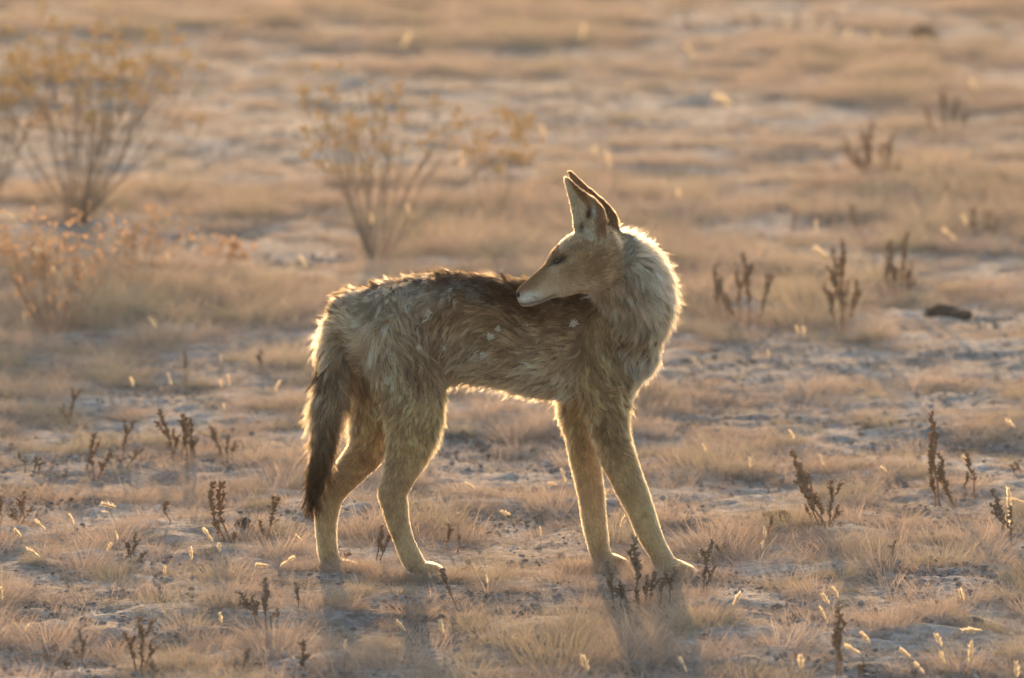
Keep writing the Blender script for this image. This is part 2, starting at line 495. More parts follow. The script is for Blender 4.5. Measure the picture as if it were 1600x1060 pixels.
# section: photo px of the axis, depth Y (m), half-height in px, half-depth in m, hair length (m)
LOFTS = {
 'torso': (-1, [(528, 505, 0, 26, .045, .034), (545, 500, 0, 44, .065, .036), (580, 510, 0, 66, .080, .036), (630, 520, 0, 84, .086, .036), (680, 516, 0, 84, .084, .038),
            (725, 512, 0, 80, .080, .040), (780, 520, 0, 80, .084, .040), (840, 530, 0, 84, .092, .038), (890, 534, 0, 88, .094, .036), (930, 536, 0, 88, .090, .034),
            (965, 534, 0, 78, .080, .036), (995, 528, 0, 58, .064, .038), (1014, 520, 0, 34, .044, .040)]),
 'neck': (-1, [(960, 548, 0, 62, .072, .040), (980, 500, -.006, 58, .074, .046), (988, 462, -.03, 56, .072, .048), (979, 430, -.07, 53, .070, .044), (955, 403, -.11, 48, .062, .034)]),
 'head': (-1, [(952, 398, -.125, 42, .058, .026), (935, 402, -.135, 46, .063, .020), (912, 410, -.15, 47, .062, .014), (890, 421, -.16, 41, .050, .010), (872, 434, -.168, 32, .037, .007), (854, 444, -.175, 25, .027, .005),
            (834, 456, -.183, 21, .023, .004), (820, 463, -.189, 18, .020, .0035), (810, 466, -.193, 13.5, .015, .003)]),
 'thigh_near': (1, [(608, 500, -.045, 58, .055, .032), (630, 560, -.062, 56, .055, .026), (644, 620, -.072, 48, .050, .022), (645, 668, -.076, 37, .040, .017), (637, 706, -.078, 27, .031, .013), (626, 740, -.078, 20, .024, .010),
            (614, 768, -.077, 17.5, .020, .008), (617, 790, -.076, 15, .018, .007), (622, 815, -.075, 12.5, .0155, .007), (631, 843, -.075, 11, .0145, .007), (641, 868, -.075, 11.5, .017, .007), (648, 882, -.075, 11, .02, .006)]),
 'paw_hind_near': (1, [(640, 884, -.075, 9, .018, .006), (656, 886, -.076, 10, .022, .006), (674, 889, -.077, 8.5, .023, .006), (689, 893, -.077, 4.5, .017, .005)]),
 'thigh_far': (1, [(590, 540, .04, 55, .05, .030), (590, 610, .052, 44, .048, .024), (584, 668, .056, 33, .036, .017), (574, 702, .056, 24, .029, .013), (556, 726, .054, 20, .024, .010),
            (534, 751, .05, 17, .020, .009), (518, 774, .045, 15, .018, .008), (510, 806, .04, 13, .0155, .007), (510, 840, .036, 11, .0145, .007), (514, 868, .033, 11, .017, .007), (518, 880, .032, 10, .02, .006)]),
 'paw_hind_far': (1, [(510, 882, .032, 8.5, .018, .006), (526, 882, .031, 9.5, .022, .006), (544, 884, .030, 8, .023, .006), (558, 888, .030, 4.5, .017, .005)]),
 'fore_near': (1, [(930, 530, -.045, 55, .045, .030), (942, 590, -.058, 44, .042, .026), (949, 640, -.062, 32, .034, .019), (955, 680, -.062, 24, .028, .014), (966, 716, -.062, 21, .024, .011), (981, 752, -.062, 19, .021, .009),
            (998, 790, -.062, 16.5, .019, .008), (1011, 826, -.062, 14, .017, .007), (1024, 853, -.062, 12, .016, .007), (1034, 872, -.062, 12.5, .019, .007), (1040, 884, -.062, 12, .021, .006)]),
 'paw_fore_near': (1, [(1030, 885, -.062, 9, .018, .006), (1048, 884, -.064, 12, .023, .006), (1067, 889, -.066, 10, .025, .006), (1084, 894, -.067, 5, .018, .005)]),
 'fore_far': (1, [(905, 560, .04, 44, .04, .028), (906, 620, .05, 32, .036, .022), (908, 660, .05, 25, .030, .015), (912, 695, .05, 20, .025, .011), (918, 734, .05, 17, .021, .009), (924, 776, .048, 15, .018, .008),
            (929, 816, .046, 13.5, .017, .007), (933, 842, .044, 12, .016, .007), (937, 862, .043, 11.5, .018, .007), (941, 872, .042, 11, .02, .006)]),
 'paw_fore_far': (1, [(932, 874, .042, 8, .018, .006), (948, 873, .041, 10, .022, .006), (964, 877, .040, 8.5, .023, .006), (978, 882, .040, 4.5, .017, .005)]),
 'tail': (1, [(556, 488, -.005, 22, .028, .034), (537, 508, -.012, 26, .028, .046), (525, 545, -.02, 22, .027, .048), (519, 595, -.026, 21, .025, .052), (512, 650, -.03, 20, .024, .052), (504, 700, -.032, 16, .019, .050), (496, 745, -.032, 12, .014, .050), (489, 780, -.032, 8, .009, .046), (483, 800, -.032, 4, .005, .036)]),
}
def smooth_sections(S, n):
    S = np.array(S, float); m = len(S)
    t = np.linspace(0, m - 1, n); i = np.clip(np.floor(t).astype(int), 0, m - 2); u = (t - i)[:, None]
    p0 = S[np.maximum(i - 1, 0)]; p1 = S[i]; p2 = S[i + 1]; p3 = S[np.minimum(i + 2, m - 1)]
    return 0.5 * (2 * p1 + (p2 - p0) * u + (2 * p0 - 5 * p1 + 4 * p2 - p3) * u ** 2 + (3 * p1 - p0 - 3 * p2 + p3) * u ** 3)
bmv, bmf, off = [], [], 0
AX_P, AX_R, AX_D, AX_L, AX_G = [], [], [], [], []
LN = list(LOFTS)
NSEG = 28
def ring_loft(C, A, D, closed_caps=True):
    """C centres (n,3); A half height, D half depth -> verts, faces"""
    n = len(C)
    T = np.gradient(C, axis=0); T /= np.linalg.norm(T, axis=1)[:, None]
    yv = np.array((0, 1.0, 0))
    B = yv - T * (T @ yv)[:, None]; B /= np.linalg.norm(B, axis=1)[:, None]
    Nn = np.cross(T, B)
    th = np.linspace(0, 2 * np.pi, NSEG, endpoint=False)
    V = C[:, None] + Nn[:, None] * (A[:, None] * np.cos(th))[..., None] + B[:, None] * (D[:, None] * np.sin(th))[..., None]
    V = V.reshape(-1, 3)
    F = []
    for i in range(n - 1):
        for j in range(NSEG):
            a, b = i * NSEG + j, i * NSEG + (j + 1) % NSEG
            F.append((a, b, b + NSEG, a + NSEG))
    F.append(tuple(range(NSEG))[::-1]); F.append(tuple((n - 1) * NSEG + j for j in range(NSEG)))
    return V, F, T
for gi_, nm in enumerate(LN):
    sgn, S = LOFTS[nm]
    n = max(10, len(S) * 5)
    S = smooth_sections(S, n)
    C = np.array([at(s[0], s[1], s[2]) for s in S])
    if nm.startswith(('thigh', 'fore')):
        lo = np.clip((S[:, 1] - 620) / 90, 0, 1); S[:, 3] += 4.2 * lo; S[:, 4] += .002 * lo
    A = np.maximum(S[:, 3] * MM, .002); D = np.maximum(S[:, 4], .002)
    V, F, T = ring_loft(C, A, D)
    bmv.append(V); bmf += [tuple(i + off for i in f) for f in F]; off += len(V)
    AX_P.append(C); AX_R.append((A + D) / 2); AX_D.append(T * sgn); AX_L.append(S[:, 5] * (.86 if nm == 'torso' else 1.35 if nm.startswith(('thigh', 'fore', 'paw')) else 1)); AX_G.append(np.full(n, gi_))
# toes
for nm in [q for q in LN if q.startswith('paw')]:
    S = LOFTS[nm][1]; a, b = S[1], S[3]
    for dy in (-.0165, -.0056, .0056, .0165):
        sh_ = abs(dy) * 330
        C = np.array([at(a[0] + (b[0] - a[0]) * t - sh_ * t + 5 * t, a[1] + (b[1] - a[1]) * t - (2.5 if t < .9 else 0), a[2] + dy * (.8 + .45 * t)) for t in (.15, .5, .8, 1.0)])
        V, F, T = ring_loft(C, np.array((5.5, 6.5, 5.5, 2.5)) * MM, np.array((.006, .0072, .0065, .003)))
        bmv.append(V); bmf += [tuple(i + off for i in f) for f in F]; off += len(V)
# ears: thin curled shells, opening towards the viewer's side
def ear(base_l, base_r, tip, Y, rows):
    """rows: (px left edge, px right edge) pairs from base to tip with depth of the cup"""
    V, F = [], []
    m = 11
    for (lx, ly_, rx, ry, depth, fold) in rows:
        a = at(lx, ly_, Y); b = at(rx, ry, Y + fold)
        for layer in (0, 1):
            for j in range(m):
                t = j / (m - 1)
                p = a + (b - a) * t
                bulge = math.sin(math.pi * t) ** 0.8
                p = p + np.array((0, depth * bulge, 0))
                if layer == 1: p = p + np.array((0, 0.0085, 0))
                V.append(p)
    k = len(rows)
    st = 2 * m
    for i in range(k - 1):
        for j in range(m - 1):
            a = i * st + j
            F.append((a, a + 1, a + 1 + st, a + st))
            c = a + m
            F.append((c + 1, c, c + st, c + 1 + st))
        F.append((i * st, (i + 1) * st, (i + 1) * st + m, i * st + m))
        F.append((i * st + m - 1, i * st + 2 * m - 1, (i + 1) * st + 2 * m - 1, (i + 1) * st + m - 1))
    for i in (0, k - 1):
        for j in range(m - 1):
            a = i * st + j
            f = (a, a + m, a + m + 1, a + 1)
            F.append(f if i == 0 else f[::-1])
    return np.array(V), F
NEAR_EAR = [(900, 385, 948, 372, .022, -.012), (896, 358, 950, 348, .026, -.014), (894, 338, 944, 326, .026, -.014), (890, 318, 929, 310, .022, -.008), (886, 303, 914, 301, .016, -.002), (882.5, 290, 902, 292, .010, 0), (880.5, 281, 892, 282, .006, 0), (882, 275, 886, 276, .002, 0)]
FAR_EAR = [(920, 385, 970, 368, .016, .0), (916, 356, 966, 340, .018, .0), (908, 330, 954, 322, .018, .0), (901, 308, 938, 308, .016, .0), (895, 292, 921, 294, .012, 0), (890, 280, 908, 281, .008, 0), (886.5, 271, 897, 270.5, .004, 0), (887, 265.5, 891, 266, .002, 0)]
EAR_Y = [-.175, -.085]
for gi2, (rows, Y) in enumerate(((NEAR_EAR, EAR_Y[0]), (FAR_EAR, EAR_Y[1]))):
    V, F = ear(None, None, None, Y, rows)
    bmv.append(V); bmf += [tuple(i + off for i in f) for f in F]; off += len(V)
    C = np.array([(at(r[0], r[1], Y) + at(r[2], r[3], Y)) / 2 for r in rows[1:]])
    C = np.concatenate([C[:-1] + (C[1:] - C[:-1]) * u for u in (0, .33, .66)])
    C = C[np.argsort(C[:, 2])]
    d = C[-1] - C[0]; d /= np.linalg.norm(d)
    LN.append('ear_near' if gi2 == 0 else 'ear_far')
    AX_P.append(C); AX_R.append(np.linspace(.030, .008, len(C))); AX_D.append(np.tile(d, (len(C), 1))); AX_L.append(np.linspace(.010, .0045, len(C))); AX_G.append(np.full(len(C), len(LN) - 1))
AX_P, AX_R, AX_D, AX_L, AX_G = [np.concatenate(a) for a in (AX_P, AX_R, AX_D, AX_L, AX_G)]
raw = mesh_from('body_raw', np.concatenate(bmv), bmf)
tmp = bpy.data.objects.new('body_raw', raw); COL.objects.link(tmp)
bm_ = bmesh.new(); bm_.from_mesh(raw); bmesh.ops.recalc_face_normals(bm_, faces=bm_.faces); bm_.to_mesh(raw); bm_.free()
rm = tmp.modifiers.new('r', 'REMESH'); rm.mode = 'VOXEL'; rm.voxel_size = 0.0036
dg = bpy.context.evaluated_depsgraph_get()
body_me = bpy.data.meshes.new_from_object(tmp.evaluated_get(dg))
bpy.data.objects.remove(tmp); bpy.data.meshes.remove(raw)
body_me.name = 'body'
nv = len(body_me.vertices)
BV = np.zeros(nv * 3, np.float32); body_me.vertices.foreach_get('co', BV); BV = BV.reshape(-1, 3).astype(float)
ne = len(body_me.edges)
ED = np.zeros(ne * 2, np.int32); body_me.edges.foreach_get('vertices', ED); ED = ED.reshape(-1, 2)
deg = np.bincount(ED.ravel(), minlength=nv).astype(float)
def relax(X, it, amt=0.5, w=None):
    X = X.copy()
    for _ in range(it):
        acc = np.zeros_like(X)
        for c in range(X.shape[1]):
            acc[:, c] = np.bincount(ED[:, 0], X[ED[:, 1], c], nv) + np.bincount(ED[:, 1], X[ED[:, 0], c], nv)
        Y = acc / deg[:, None]
        a = amt if w is None else amt * w[:, None]
        X = X + (Y - X) * a
    return X
# nearest limb of every point of the body
def nearest_axis(P):
    D0 = np.full(len(P), 1e9); I0 = np.zeros(len(P), int)
    for s in range(0, len(P), 20000):
        d = np.linalg.norm(P[s:s + 20000, None] - AX_P[None], axis=2) - 0.85 * AX_R[None]
        I0[s:s + 20000] = d.argmin(1)
    return I0
NI = nearest_axis(BV)
GRP = AX_G[NI]
is_ear = (GRP >= len(LN) - 2)
thin = np.where(is_ear, 0.5, np.where(np.isin(GRP, [LN.index(n) for n in LN if n.startswith('paw')]), .2, 1.0))
thin[GRP == LN.index('head')] = 0.4
thin[np.isin(GRP, [LN.index(n) for n in LN if n.startswith(('thigh', 'fore'))]) & (BV[:, 2] < .26)] = 0.3
BV = relax(BV, 14, 0.5, thin)
body_me.vertices.foreach_set('co', BV.astype(np.float32).ravel()); body_me.update()
body_me.shade_smooth()
VN = np.zeros(nv * 3, np.float32); body_me.vertices.foreach_get('normal', VN); VN = VN.reshape(-1, 3).astype(float)
HL = relax(AX_L[NI][:, None], 25)[:, 0]
HD = AX_D[NI].copy()
tor = GRP == LN.index('torso')
HD[tor] += np.array((0, 0, -0.35))
nk = GRP == LN.index('neck')
HD[nk] = HD[nk] * 1.0 + np.array((-0.1, 0, -0.35))
HD[GRP == LN.index('thigh_near')] += np.array((-0.25, 0, 0)) * np.clip((BV[GRP == LN.index('thigh_near'), 2] - 0.3) / 0.2, 0, 1)[:, None]
HD = relax(HD, 40)
HD /= np.linalg.norm(HD, axis=1)[:, None] + 1e-9
BPX = to_px(BV)

# ---- coat colours (linear albedo) laid out over the animal
def blob(P, x, y, rx, ry, rot=0):
    c, s = math.cos(R(rot)), math.sin(R(rot))
    dx, dy = P[:, 0] - x, P[:, 1] - y
    return np.exp(-(((dx * c + dy * s) / rx) ** 2 + ((-dx * s + dy * c) / ry) ** 2))
TAN = np.array((.52, .315, .165)); CREAM = np.array((.81, .61, .41)); GREY = np.array((.62, .445, .295)); DARK = np.array((.014, .008, .005))
BROWN = np.array((.19, .105, .058)); RUFOUS = np.array((.38, .185, .08)); GOLD = np.array((.70, .46, .225)); WHITE = np.array((.86, .78, .67))
def coat(P3d, px, grp, nrm):
    n = len(px)
    C = np.tile(TAN, (n, 1)); T = np.tile(TAN * 0.9, (n, 1))
    def put(w, c, ct=None):
        nonlocal C, T
        w = np.clip(w, 0, 1)[:, None]
        C = C * (1 - w) + np.asarray(c) * w
        T = T * (1 - w) + np.asarray(c if ct is None else ct) * w
    isg = lambda *names: np.isin(grp, [LN.index(q) for q in names])
    legs = isg(*[q for q in LN if q.startswith(('thigh', 'fore', 'paw'))])
    body = isg('torso', 'neck', 'thigh_near', 'thigh_far')
    n1 = fbm(P3d, .09, 3, 3); n2 = fbm(P3d, .03, 2, 8)
    # torso: grizzled grey-tan, cream below
    put(isg('torso') * 1.0, TAN, TAN * 1.25)
    put(isg('torso') * np.clip(0.5 + 1.1 * n1, 0, 1), GREY, CREAM * .85)
    put(isg('torso', 'thigh_near') * np.clip(-n1 * 1.4 - .1, 0, .5), BROWN * 1.3, BROWN)
    put(isg('torso') * np.clip((px[:, 1] - 560) / 45, 0, 1), CREAM, CREAM * 1.1)
    put(isg('neck') * 1.0, CREAM, GREY * 1.15)
    put(isg('neck') * np.clip(n1 * 1.8, 0, .5), TAN, BROWN)
    put(legs * (px[:, 1] > 0), GOLD, GOLD * .95)
    put(isg('thigh_near', 'thigh_far') * np.clip((640 - px[:, 1]) / 90, 0, 1) * .85, GREY, GREY * .9)
    put(isg('thigh_near') * blob(px, 640, 590, 45, 60) * .5, GREY * .8, TAN * .7)
    put(isg('fore_near') * np.clip((640 - px[:, 1]) / 80, 0, 1) * .8, GOLD * .95, TAN * .8)
    put(legs * np.clip((px[:, 1] - 700) / 120, 0, 1) * .3, CREAM * .9)
    put(legs * np.clip(n1 * 1.5, 0, .45), TAN * .8, TAN * .7)
    # pale rump and hip
    put(body * blob(px, 575, 515, 45, 50) * .8, CREAM, GREY)
    put(body * blob(px, 640, 450, 70, 28, -8) * .7, WHITE * .85, GREY)
    # saddle: dark tipped guard hairs along the back
    back = np.interp(px[:, 0], [500, 530, 560, 600, 650, 720, 800, 850, 900, 960], [500, 472, 446, 434, 428, 436, 452, 464, 474, 474])
    sad = np.exp(-(np.maximum(0, px[:, 1] - back) / 17) ** 2) * isg('torso', 'tail', 'thigh_near')
    ridge_top = isg('torso') * np.where(nrm[:, 1] > 0, np.clip((nrm[:, 2] + .1) / .3, 0, 1), np.clip((nrm[:, 2] - .72) / .2, 0, 1)) * np.clip((px[:, 0] - 530) / 40, 0, 1) * np.clip((930 - px[:, 0]) / 40, 0, 1)
    sad = np.maximum(sad, ridge_top)
    put(sad * 1.0 * (0.9 + .3 * n2), BROWN * .35, DARK)
    put(isg('torso') * blob(px, 740, 455, 95, 13, 9) * .8 * (n2 > -.1), WHITE * .8, DARK)
    put(isg('torso') * blob(px, 620, 462, 55, 9, -12) * .6 * (n2 > -.2), WHITE * .85, GREY)
    put(isg('torso') * blob(px, 720, 436, 100, 15, 9) * .5, BROWN, DARK)
    put(isg('torso') * blob(px, 790, 466, 60, 17, 14) * 1.0, BROWN * .45, DARK)  # dark withers stripe, with the shading under the head put into the coat colour
    put(isg('torso') * blob(px, 838, 487, 50, 18, 10) * .85, BROWN * .6, DARK)  # same patch below the muzzle: dark hair plus painted shade of the head
    put(isg('torso', 'fore_near') * blob(px, 900, 505, 50, 20, 0) * .35, BROWN, DARK * 2)
    put(isg('torso') * blob(px, 690, 545, 28, 30) * .45, RUFOUS, BROWN)
    put(isg('torso', 'thigh_near') * blob(px, 660, 590, 16, 24) * .5, RUFOUS, BROWN)
    put(isg('torso') * blob(px, 850, 555, 50, 14) * .35, GREY * .7, BROWN)
    put(isg('torso') * blob(px, 770, 525, 60, 28) * .45, TAN * 1.15, GREY)
    # tail: pale grey above, dark patch and dark tip, tawny underside
    tl = isg('tail')
    put(tl * 1.0, GREY * .85, TAN * .6)
    put(tl * np.clip((560 - px[:, 1]) / 60, 0, 1), CREAM * .9, GREY)
    put(tl * blob(px, 498, 572, 12, 26) * 1.1, DARK * 1.4, DARK)
    put(tl * np.clip((px[:, 0] - np.interp(px[:, 1], [480, 560, 640, 720], [560, 545, 530, 510])) / 12, 0, 1) * .8, BROWN * .5, DARK * 1.5)
    put(tl * np.clip((px[:, 1] - 640) / 90, 0, 1) * .95, BROWN * .5, DARK)
    # ruff and throat
    put(isg('neck', 'head') * blob(px, 1000, 440, 45, 70) * .6, WHITE * .85, GREY)
    put(isg('neck', 'torso', 'fore_near') * blob(px, 985, 530, 26, 40, 20) * .6, TAN * .75, BROWN)
    put(isg('neck', 'torso') * blob(px, 1000, 590, 40, 30) * .8, WHITE * .95, CREAM)
    # head
    hd = isg('head')
    put(hd * 1.0, TAN * .95, TAN * .8)
    put(hd * np.clip(n2 * 1.3, 0, .4), CREAM * .8, BROWN)
    put((hd | isg('neck')) * blob(px, 905, 452, 45, 20, -10) * .85, CREAM * .95)
    put((hd | isg('neck')) * blob(px, 930, 400, 28, 25) * .5, TAN * .7, BROWN)
    top = np.interp(px[:, 0], [800, 812, 835, 854, 868, 880], [456, 449, 432, 412, 390, 372])
    ridge = hd * (px[:, 0] < 872) * np.clip(1 - (px[:, 1] - top) / 26, 0, 1) ** .5
    put(ridge * .95, RUFOUS * .62)
    put(hd * blob(px, 826, 466, 20, 7.5, -12) * 1.2, WHITE)
    put(hd * blob(px, 842, 474, 22, 7, -15) * 1.0, WHITE * .9)
    put(hd * blob(px, 868, 458, 22, 10, -18) * .7, CREAM)
    put(hd * blob(px, 866, 418, 9, 9) * .7, CREAM * .85)
    mouth = np.interp(px[:, 0], [805, 820, 845, 866, 872], [473, 475.5, 471, 461, 455])
    put(hd * np.exp(-((px[:, 1] - mouth) / 1.6) ** 2) * (px[:, 0] < 868) * .9, DARK)
    put(hd * blob(px, 873, 408, 11, 5.5, -25) * 1.6, DARK)
    put(hd * blob(px, 860, 414, 8, 2.2, -35) * .9, DARK * 1.5)
    # ears
    eo = isg('ear_near', 'ear_far')
    put(eo * 1.0, RUFOUS * .95 + .03, TAN * .8)
    ne_ = isg('ear_near')
    inner = np.interp(px[:, 1], [275, 290, 304, 318, 335, 352, 380], [888, 895, 904, 915, 926, 934, 934])
    put(ne_ * (nrm[:, 1] < 0.25) * np.clip((inner - px[:, 0]) / 5, 0, 1), CREAM * .9)
    put(ne_ * blob(px, 921, 335, 5, 11, 15) * 1.3, DARK)
    put(ne_ * blob(px, 909, 358, 5, 9, 10) * .9, DARK * 2)
    put(ne_ * blob(px, 929, 332, 3.5, 12, -8) * 1.0, WHITE * .9)
    return np.clip(C, .01, .9), np.clip(T, .008, .9)
CB, CT_ = coat(BV, BPX, GRP, VN)
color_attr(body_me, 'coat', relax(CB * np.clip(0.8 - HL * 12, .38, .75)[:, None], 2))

m_body, N, L = new_mat('coyote_skin')
o_ = N.new('ShaderNodeOutputMaterial'); d_ = N.new('ShaderNodeBsdfPrincipled'); a_ = N.new('ShaderNodeAttribute'); a_.attribute_name = 'coat'
nz = N.new('ShaderNodeTexNoise'); nz.inputs['Scale'].default_value = 220; tc_ = N.new('ShaderNodeTexCoord'); L.new(tc_.outputs['Object'], nz.inputs['Vector'])
mr = N.new('ShaderNodeMapRange'); mr.inputs[3].default_value = .55; mr.inputs[4].default_value = 1.1; L.new(nz.outputs[0], mr.inputs[0])
mu = N.new('ShaderNodeVectorMath'); mu.operation = 'SCALE'; L.new(a_.outputs['Color'], mu.inputs[0]); L.new(mr.outputs[0], mu.inputs['Scale'])
L.new(mu.outputs[0], d_.inputs['Base Color']); d_.inputs['Roughness'].default_value = .9; d_.inputs['Specular IOR Level'].default_value = .1
L.new(d_.outputs[0], o_.inputs[0])
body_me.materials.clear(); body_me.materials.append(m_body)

m_fur, N, L = new_mat('coyote_fur')
o_ = N.new('ShaderNodeOutputMaterial')
ar = N.new('ShaderNodeAttribute'); ar.attribute_name = 'root_color'
at2 = N.new('ShaderNodeAttribute'); at2.attribute_name = 'tip_color'
hi = N.new('ShaderNodeHairInfo')
rp = N.new('ShaderNodeMapRange'); rp.interpolation_type = 'SMOOTHSTEP'; rp.inputs[1].default_value = .45; rp.inputs[2].default_value = .9
L.new(hi.outputs['Intercept'], rp.inputs[0])
mx_ = N.new('ShaderNodeMix'); mx_.data_type = 'RGBA'
L.new(rp.outputs[0], mx_.inputs[0]); L.new(ar.outputs['Color'], mx_.inputs[6]); L.new(at2.outputs['Color'], mx_.inputs[7])
df = N.new('ShaderNodeBsdfDiffuse'); tl_ = N.new('ShaderNodeBsdfTranslucent'); ht = N.new('ShaderNodeBsdfHair'); ht.component = 'Transmission'
hr = N.new('ShaderNodeBsdfHair'); hr.component = 'Reflection'
for q in (df, tl_, ht, hr): L.new(mx_.outputs[2], q.inputs['Color'])
for q in (ht, hr): q.inputs['RoughnessU'].default_value = .45; q.inputs['RoughnessV'].default_value = .8
m1 = N.new('ShaderNodeMixShader'); m1.inputs[0].default_value = .32; L.new(df.outputs[0], m1.inputs[1]); L.new(tl_.outputs[0], m1.inputs[2])
m2 = N.new('ShaderNodeMixShader'); m2.inputs[0].default_value = .45; L.new(hr.outputs[0], m2.inputs[1]); L.new(ht.outputs[0], m2.inputs[2])
m3 = N.new('ShaderNodeMixShader'); m3.inputs[0].default_value = .35; L.new(m1.outputs[0], m3.inputs[1]); L.new(m2.outputs[0], m3.inputs[2])
ph = N.new('ShaderNodeBsdfHairPrincipled'); ph.model = 'CHIANG'; ph.parametrization = 'COLOR'; L.new(mx_.outputs[2], ph.inputs['Color'])
ph.inputs['Roughness'].default_value = .4; ph.inputs['Radial Roughness'].default_value = .55; ph.inputs['IOR'].default_value = 1.35
m4 = N.new('ShaderNodeMixShader'); bwn = N.new('ShaderNodeRGBToBW'); L.new(mx_.outputs[2], bwn.inputs[0]); mrp = N.new('ShaderNodeMapRange'); mrp.inputs[1].default_value = .02; mrp.inputs[2].default_value = .3; mrp.inputs[3].default_value = .03; mrp.inputs[4].default_value = .6; L.new(bwn.outputs[0], mrp.inputs[0]); L.new(mrp.outputs[0], m4.inputs[0]); L.new(m3.outputs[0], m4.inputs[1]); L.new(ph.outputs[0], m4.inputs[2])
L.new(m4.outputs[0], o_.inputs[0])

# ---- grow the coat
body_me.calc_loop_triangles()
nt = len(body_me.loop_triangles)
TR = np.zeros(nt * 3, np.int32); body_me.loop_triangles.foreach_get('vertices', TR); TR = TR.reshape(-1, 3)
e1 = BV[TR[:, 1]] - BV[TR[:, 0]]; e2 = BV[TR[:, 2]] - BV[TR[:, 0]]
TA = np.linalg.norm(np.cross(e1, e2), axis=1) / 2
dens = np.ones(nt)
tg = GRP[TR[:, 0]]
shorty = HL[TR].mean(1)
dens = np.clip(0.55 + 0.012 / np.maximum(shorty, .004), .8, 2.6)
dens = np.where(VN[TR].mean(1)[:, 1] > .6, dens * .45, dens)          # far flank: thinner
NST = 270000
frng = np.random.default_rng(11)
pr = TA * dens; pr /= pr.sum()
ti = frng.choice(nt, NST, p=pr)
u = frng.uniform(0, 1, (NST, 2)); fl = u.sum(1) > 1; u[fl] = 1 - u[fl]
bw = np.stack([1 - u.sum(1), u[:, 0], u[:, 1]], 1)
tri = TR[ti]
mixv = lambda X: (X[tri] * bw.reshape(NST, 3, *([1] * (X.ndim - 1)))).sum(1)
SP, SN, SD, SL = mixv(BV), mixv(VN), mixv(HD), mixv(HL)
SG = GRP[tri[np.arange(NST), bw.argmax(1)]]
SN /= np.linalg.norm(SN, axis=1)[:, None]
SD -= SN * (SD * SN).sum(1)[:, None]
SD += 0.02 * frng.normal(0, 1, SD.shape)
SD /= np.linalg.norm(SD, axis=1)[:, None] + 1e-9
# swirl the lie of the coat
sw = 0.75 * vnoise(SP, .07, 51) + 0.65 * vnoise(SP, .028, 52)
sw *= np.clip(SL / .02, .1, 1)
side = np.cross(SN, SD)
SD = SD * np.cos(sw)[:, None] + side * np.sin(sw)[:, None]
guard = (frng.uniform(0, 1, NST) < .12) & (SL > .02)
SLn = SL * frng.uniform(.55, 1.1, NST) * np.where(guard, 1.3, 1)
SLn *= 1 + .25 * vnoise(SP, .05, 61)
lift = 0.45 + 0.32 * vnoise(SP, .04, 71) + frng.normal(0, .12, NST)
lift += np.where(SG == LN.index('neck'), .2, 0) + np.where(np.isin(SG, [LN.index(q) for q in LN if q.startswith(('thigh', 'fore'))]) & (SP[:, 2] < .34), .18, 0) + np.where(SL < .012, .05, 0)
spx = to_px(SP)
lift = np.where((SG == LN.index('torso')) & (spx[:, 1] < 470), lift + .12, lift)
lift = np.where((SG == LN.index('head')) & (spx[:, 0] < 872), .22 + .05 * frng.normal(0, 1, NST), lift)
lift = np.clip(lift, .1, 1.0)
# no hair over the eye and the nose pad
keep = ~((np.hypot((spx[:, 0] - 873) / 6, (spx[:, 1] - 408) / 3) < 1) & (SG == LN.index('head'))) & ~((spx[:, 0] < 812) & (spx[:, 1] < 466) & (SG == LN.index('head')))
# clumps: strands lean into locks, each lock bent its own way
cl_n = 17000
cidx = frng.choice(NST, cl_n, p=(np.where(SL > .012, 1, .6) / np.where(SL > .012, 1, .6).sum()), replace=False)
kd = KDTree(cl_n)
for i, c in enumerate(cidx): kd.insert(SP[c], i)
kd.balance()
near = np.array([kd.find(p)[1] for p in SP])
cc = cidx[near]
lockbend = frng.normal(0, 1, (cl_n, 3))[near] * (.40 * np.clip((SL - .008) / .02, 0, 1))[:, None]
NP_ = 6
tt = np.linspace(0, 1, NP_)
PTS = np.zeros((NST, NP_, 3)); PTS[:, 0] = SP - SN * .001
grav = np.array((0, 0, -1.0))
for k in range(1, NP_):
    lf = lift * (1.25 - .95 * tt[k])
    d = SD * np.cos(lf)[:, None] + SN * np.sin(lf)[:, None] + lockbend * tt[k] + grav * ((0.22 + .45 * np.clip(-SN[:, 2] - .3, 0, 1) * (SG == LN.index('torso'))) * tt[k] * np.clip(SL / .03, 0, 1.3))[:, None]
    d /= np.linalg.norm(d, axis=1)[:, None]
    PTS[:, k] = PTS[:, k - 1] + d * (SLn / (NP_ - 1))[:, None]
amt = np.clip(SL / .03, 0, 1) * np.clip(.78 + .3 * vnoise(SP, .06, 81), .3, .97) * np.where(guard, .2, 1) * np.where(np.isin(SG, [LN.index('neck')]), .8, 1) * frng.uniform(.6, 1, NST)
same = np.linalg.norm(SP - SP[cc], axis=1) < .03
amt = np.where(same, amt, 0)
ref = PTS[cc]
for k in range(1, NP_):
    PTS[:, k] += (ref[:, k] - PTS[:, k]) * (amt * tt[k] ** 1.3)[:, None]
PTS[:, 1:] += frng.normal(0, 1, (NST, NP_ - 1, 3)) * (SL[:, None, None] * .016) * tt[None, 1:, None]
C0, C1 = coat(SP, spx, SG, SN)
jit = np.exp(frng.normal(0, .22, NST) + .3 * vnoise(SP, .012, 91) + .35 * vnoise(SP, .03, 92) * (SL > .015))[:, None]
lockj = np.exp(np.random.default_rng(5).normal(0, .36, cl_n))[near][:, None] ** np.clip((SL - .006) / .02, .25, 1)[:, None]
C0 = np.clip(C0 * jit * lockj * np.clip(1.08 - SL * 6, .8, 1)[:, None], .008, .85); C1 = np.clip(C1 * jit * lockj, .006, .85)
